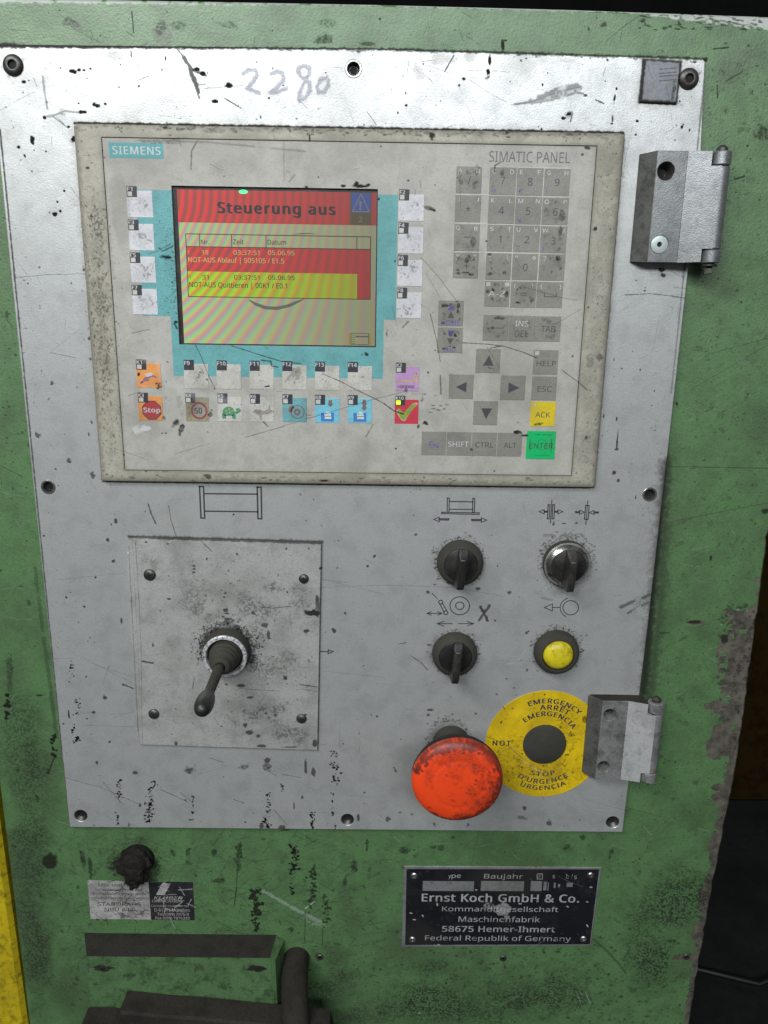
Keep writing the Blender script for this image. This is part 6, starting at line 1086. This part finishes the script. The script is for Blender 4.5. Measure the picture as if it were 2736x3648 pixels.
# ------------------------------------------------------------------ greasy stub
gx, gz = Q(vM(715, 150), 5)
gs = thing('grease_stub', 'short round stub caked in black grease above the sticker', 'grease nipple', (gx, -4, gz))
def lump(name, cx, cd, cz, rx, rd, rz, seed, amp, n=26):
    bm = bmesh.new(); bmesh.ops.create_icosphere(bm, subdivisions=4, radius=1); rnd = np.random.default_rng(seed); K = rnd.normal(0, 1, (14, 3)) * 3.2; Ph = rnd.random(14) * 6.28
    v = []
    for q in bm.verts:
        p = np.array(q.co); s = 1 + amp * sum(math.sin(float(k @ p) + h) for k, h in zip(K, Ph)) / 4 + amp * .35 * sum(math.sin(3.1 * float(k @ p) + 2 * h) for k, h in zip(K, Ph)) / 4
        v.append((cx + rx * p[0] * s, cd + rd * p[1] * s, cz + rz * p[2] * s))
    bm.verts.index_update(); f = [tuple(w.index for w in q.verts) for q in bm.faces]; bm.free(); return MB().add(v, f).out(name, M['grease'], gs, smooth=False)
mb = MB(); lathe(mb, gx, gz + 1, [(11.5, -4), (11, -1), (8.5, 1), (8, 6), (6, 8.5), (.01, 9)], 36); mb.out('stub', M['grease'], gs, smooth=True)
lump('grease_cake', gx - 1, 1, gz, 11.5, 7.5, 10.5, 4, .22); lump('grease_drip', gx - .5, 4, gz - 9, 6.5, 5, 9, 9, .3)
# ------------------------------------------------------------------ green box at the bottom
bxx = thing('green_ledge_box', 'green box with a dust blackened top standing out at the bottom of the cabinet', 'box', (-122, -4, -500))
bT = qs(vN, [(160, 133), (1282, 145)], -4); bF = qs(vN, [(172, 266), (1215, 276)], 17); bB = qs(vN, [(195, 552), (1240, 545)], 17)
zf = bF[0][1]; zl = -560
mb = MB(); mb.add([(bT[0][0], -4, bT[0][1]), (bT[1][0] - 4, -4, bT[1][1]), (bF[1][0], 17, bF[1][1]), (bF[0][0], 17, bF[0][1])], [(0, 1, 2, 3)]); mb.out('top_face', M['dust'], bxx, label='top face black with dust')
mb = MB(); mb.add([(bF[0][0], 17, bF[0][1]), (bF[1][0], 17, bF[1][1]), (bB[1][0], 17, zl), (bB[0][0], 17, zl), (bT[0][0], -4, bT[0][1]), (bT[0][0], -4, zl)], [(0, 1, 2, 3), (0, 3, 5, 4)]); mb.out('front_face', M['greenb'], bxx)
mb = MB(); mb.add([(bT[1][0] - 4, -4, bT[1][1]), (bT[1][0] + 2, -4, bT[1][1] - 4), (bF[1][0] + 3.5, 15.5, bF[1][1] - 3), (bF[1][0], 17, bF[1][1]), (bT[1][0] + 2, -4, zl), (bB[1][0] + 3.5, 15.5, zl), (bB[1][0], 17, zl)], [(0, 1, 2, 3), (1, 4, 5, 2), (2, 5, 6, 3)]); mb.out('side_face', M['greenb'], bxx)
for x, y in ((265, 340), (1140, 342)):
    cx, cz = Q(vN(x, y), 17); mb = MB(); lathe(mb, cx, cz, [(1.9, 17.1), (1.5, 17.25), (0, 17.05)], 18); mb.out('bolt_hole', M['hole'], bxx)
    mb = MB(); sheet(mb, [(cx + (4.6 + .9 * math.sin(5 * t * .2244 + x) + .5 * math.sin(11 * t * .2244)) * math.cos(t * .2244) * 1.5, cz + 1 + (2.6 + .6 * math.sin(4 * t * .2244) + .4 * math.sin(9 * t * .2244 + x)) * math.sin(t * .2244)) for t in range(28)], 17.05); mb.out('grease_patch', M['dust'], bxx)
gd = thing('dark_guard', 'dark steel guard in front of the green box at the bottom', 'guard', (-100, 20, -540))
gp = qs(vN, [(120, 760), (150, 640), (182, 562), (300, 562), (362, 568), (384, 520), (402, 470), (470, 474), (640, 492), (830, 504), (1030, 524), (1240, 545), (1420, 558), (1558, 575), (1575, 640), (1600, 760)], 19)
slab(MB(), gp, 18, 36, 1.5, back=True).out('guard_plate', M['dust'], gd, smooth=True)  # guard plate in one dark tone
lv = thing('bent_lever', 'thick dark bent lever right of the green box', 'lever', (-40, -4, -470))
l0 = Q(vN(1352, 330), 15); lx0, lz0 = l0[0], l0[1] - 9.5
lp = [(lx0, lz0, -4), (lx0, lz0, 8), (lx0 + .2, lz0 - .8, 14), (lx0 + .6, lz0 - 3.5, 20), (lx0 + 1.2, lz0 - 8.5, 25.5), (lx0 + 2, lz0 - 16, 30), (lx0 + 3.5, lz0 - 28, 34), (lx0 + 5, lz0 - 42, 37.5), (lx0 + 8, lz0 - 95, 46)]
mb = MB(); tube(mb, [(x, d, z) for x, z, d in lp], [9.6] * 9, 28, (1, 0, .02)); mb.out('arm', M['dust'], lv, smooth=True)
mb = MB(); tube(mb, [(lx0 + 5.2, 38, lz0 - 46), (lx0 + 8, 46, lz0 - 95)], 10.3, 28, (1, 0, .02)); mb.out('sleeve', M['rubber'], lv, smooth=True)
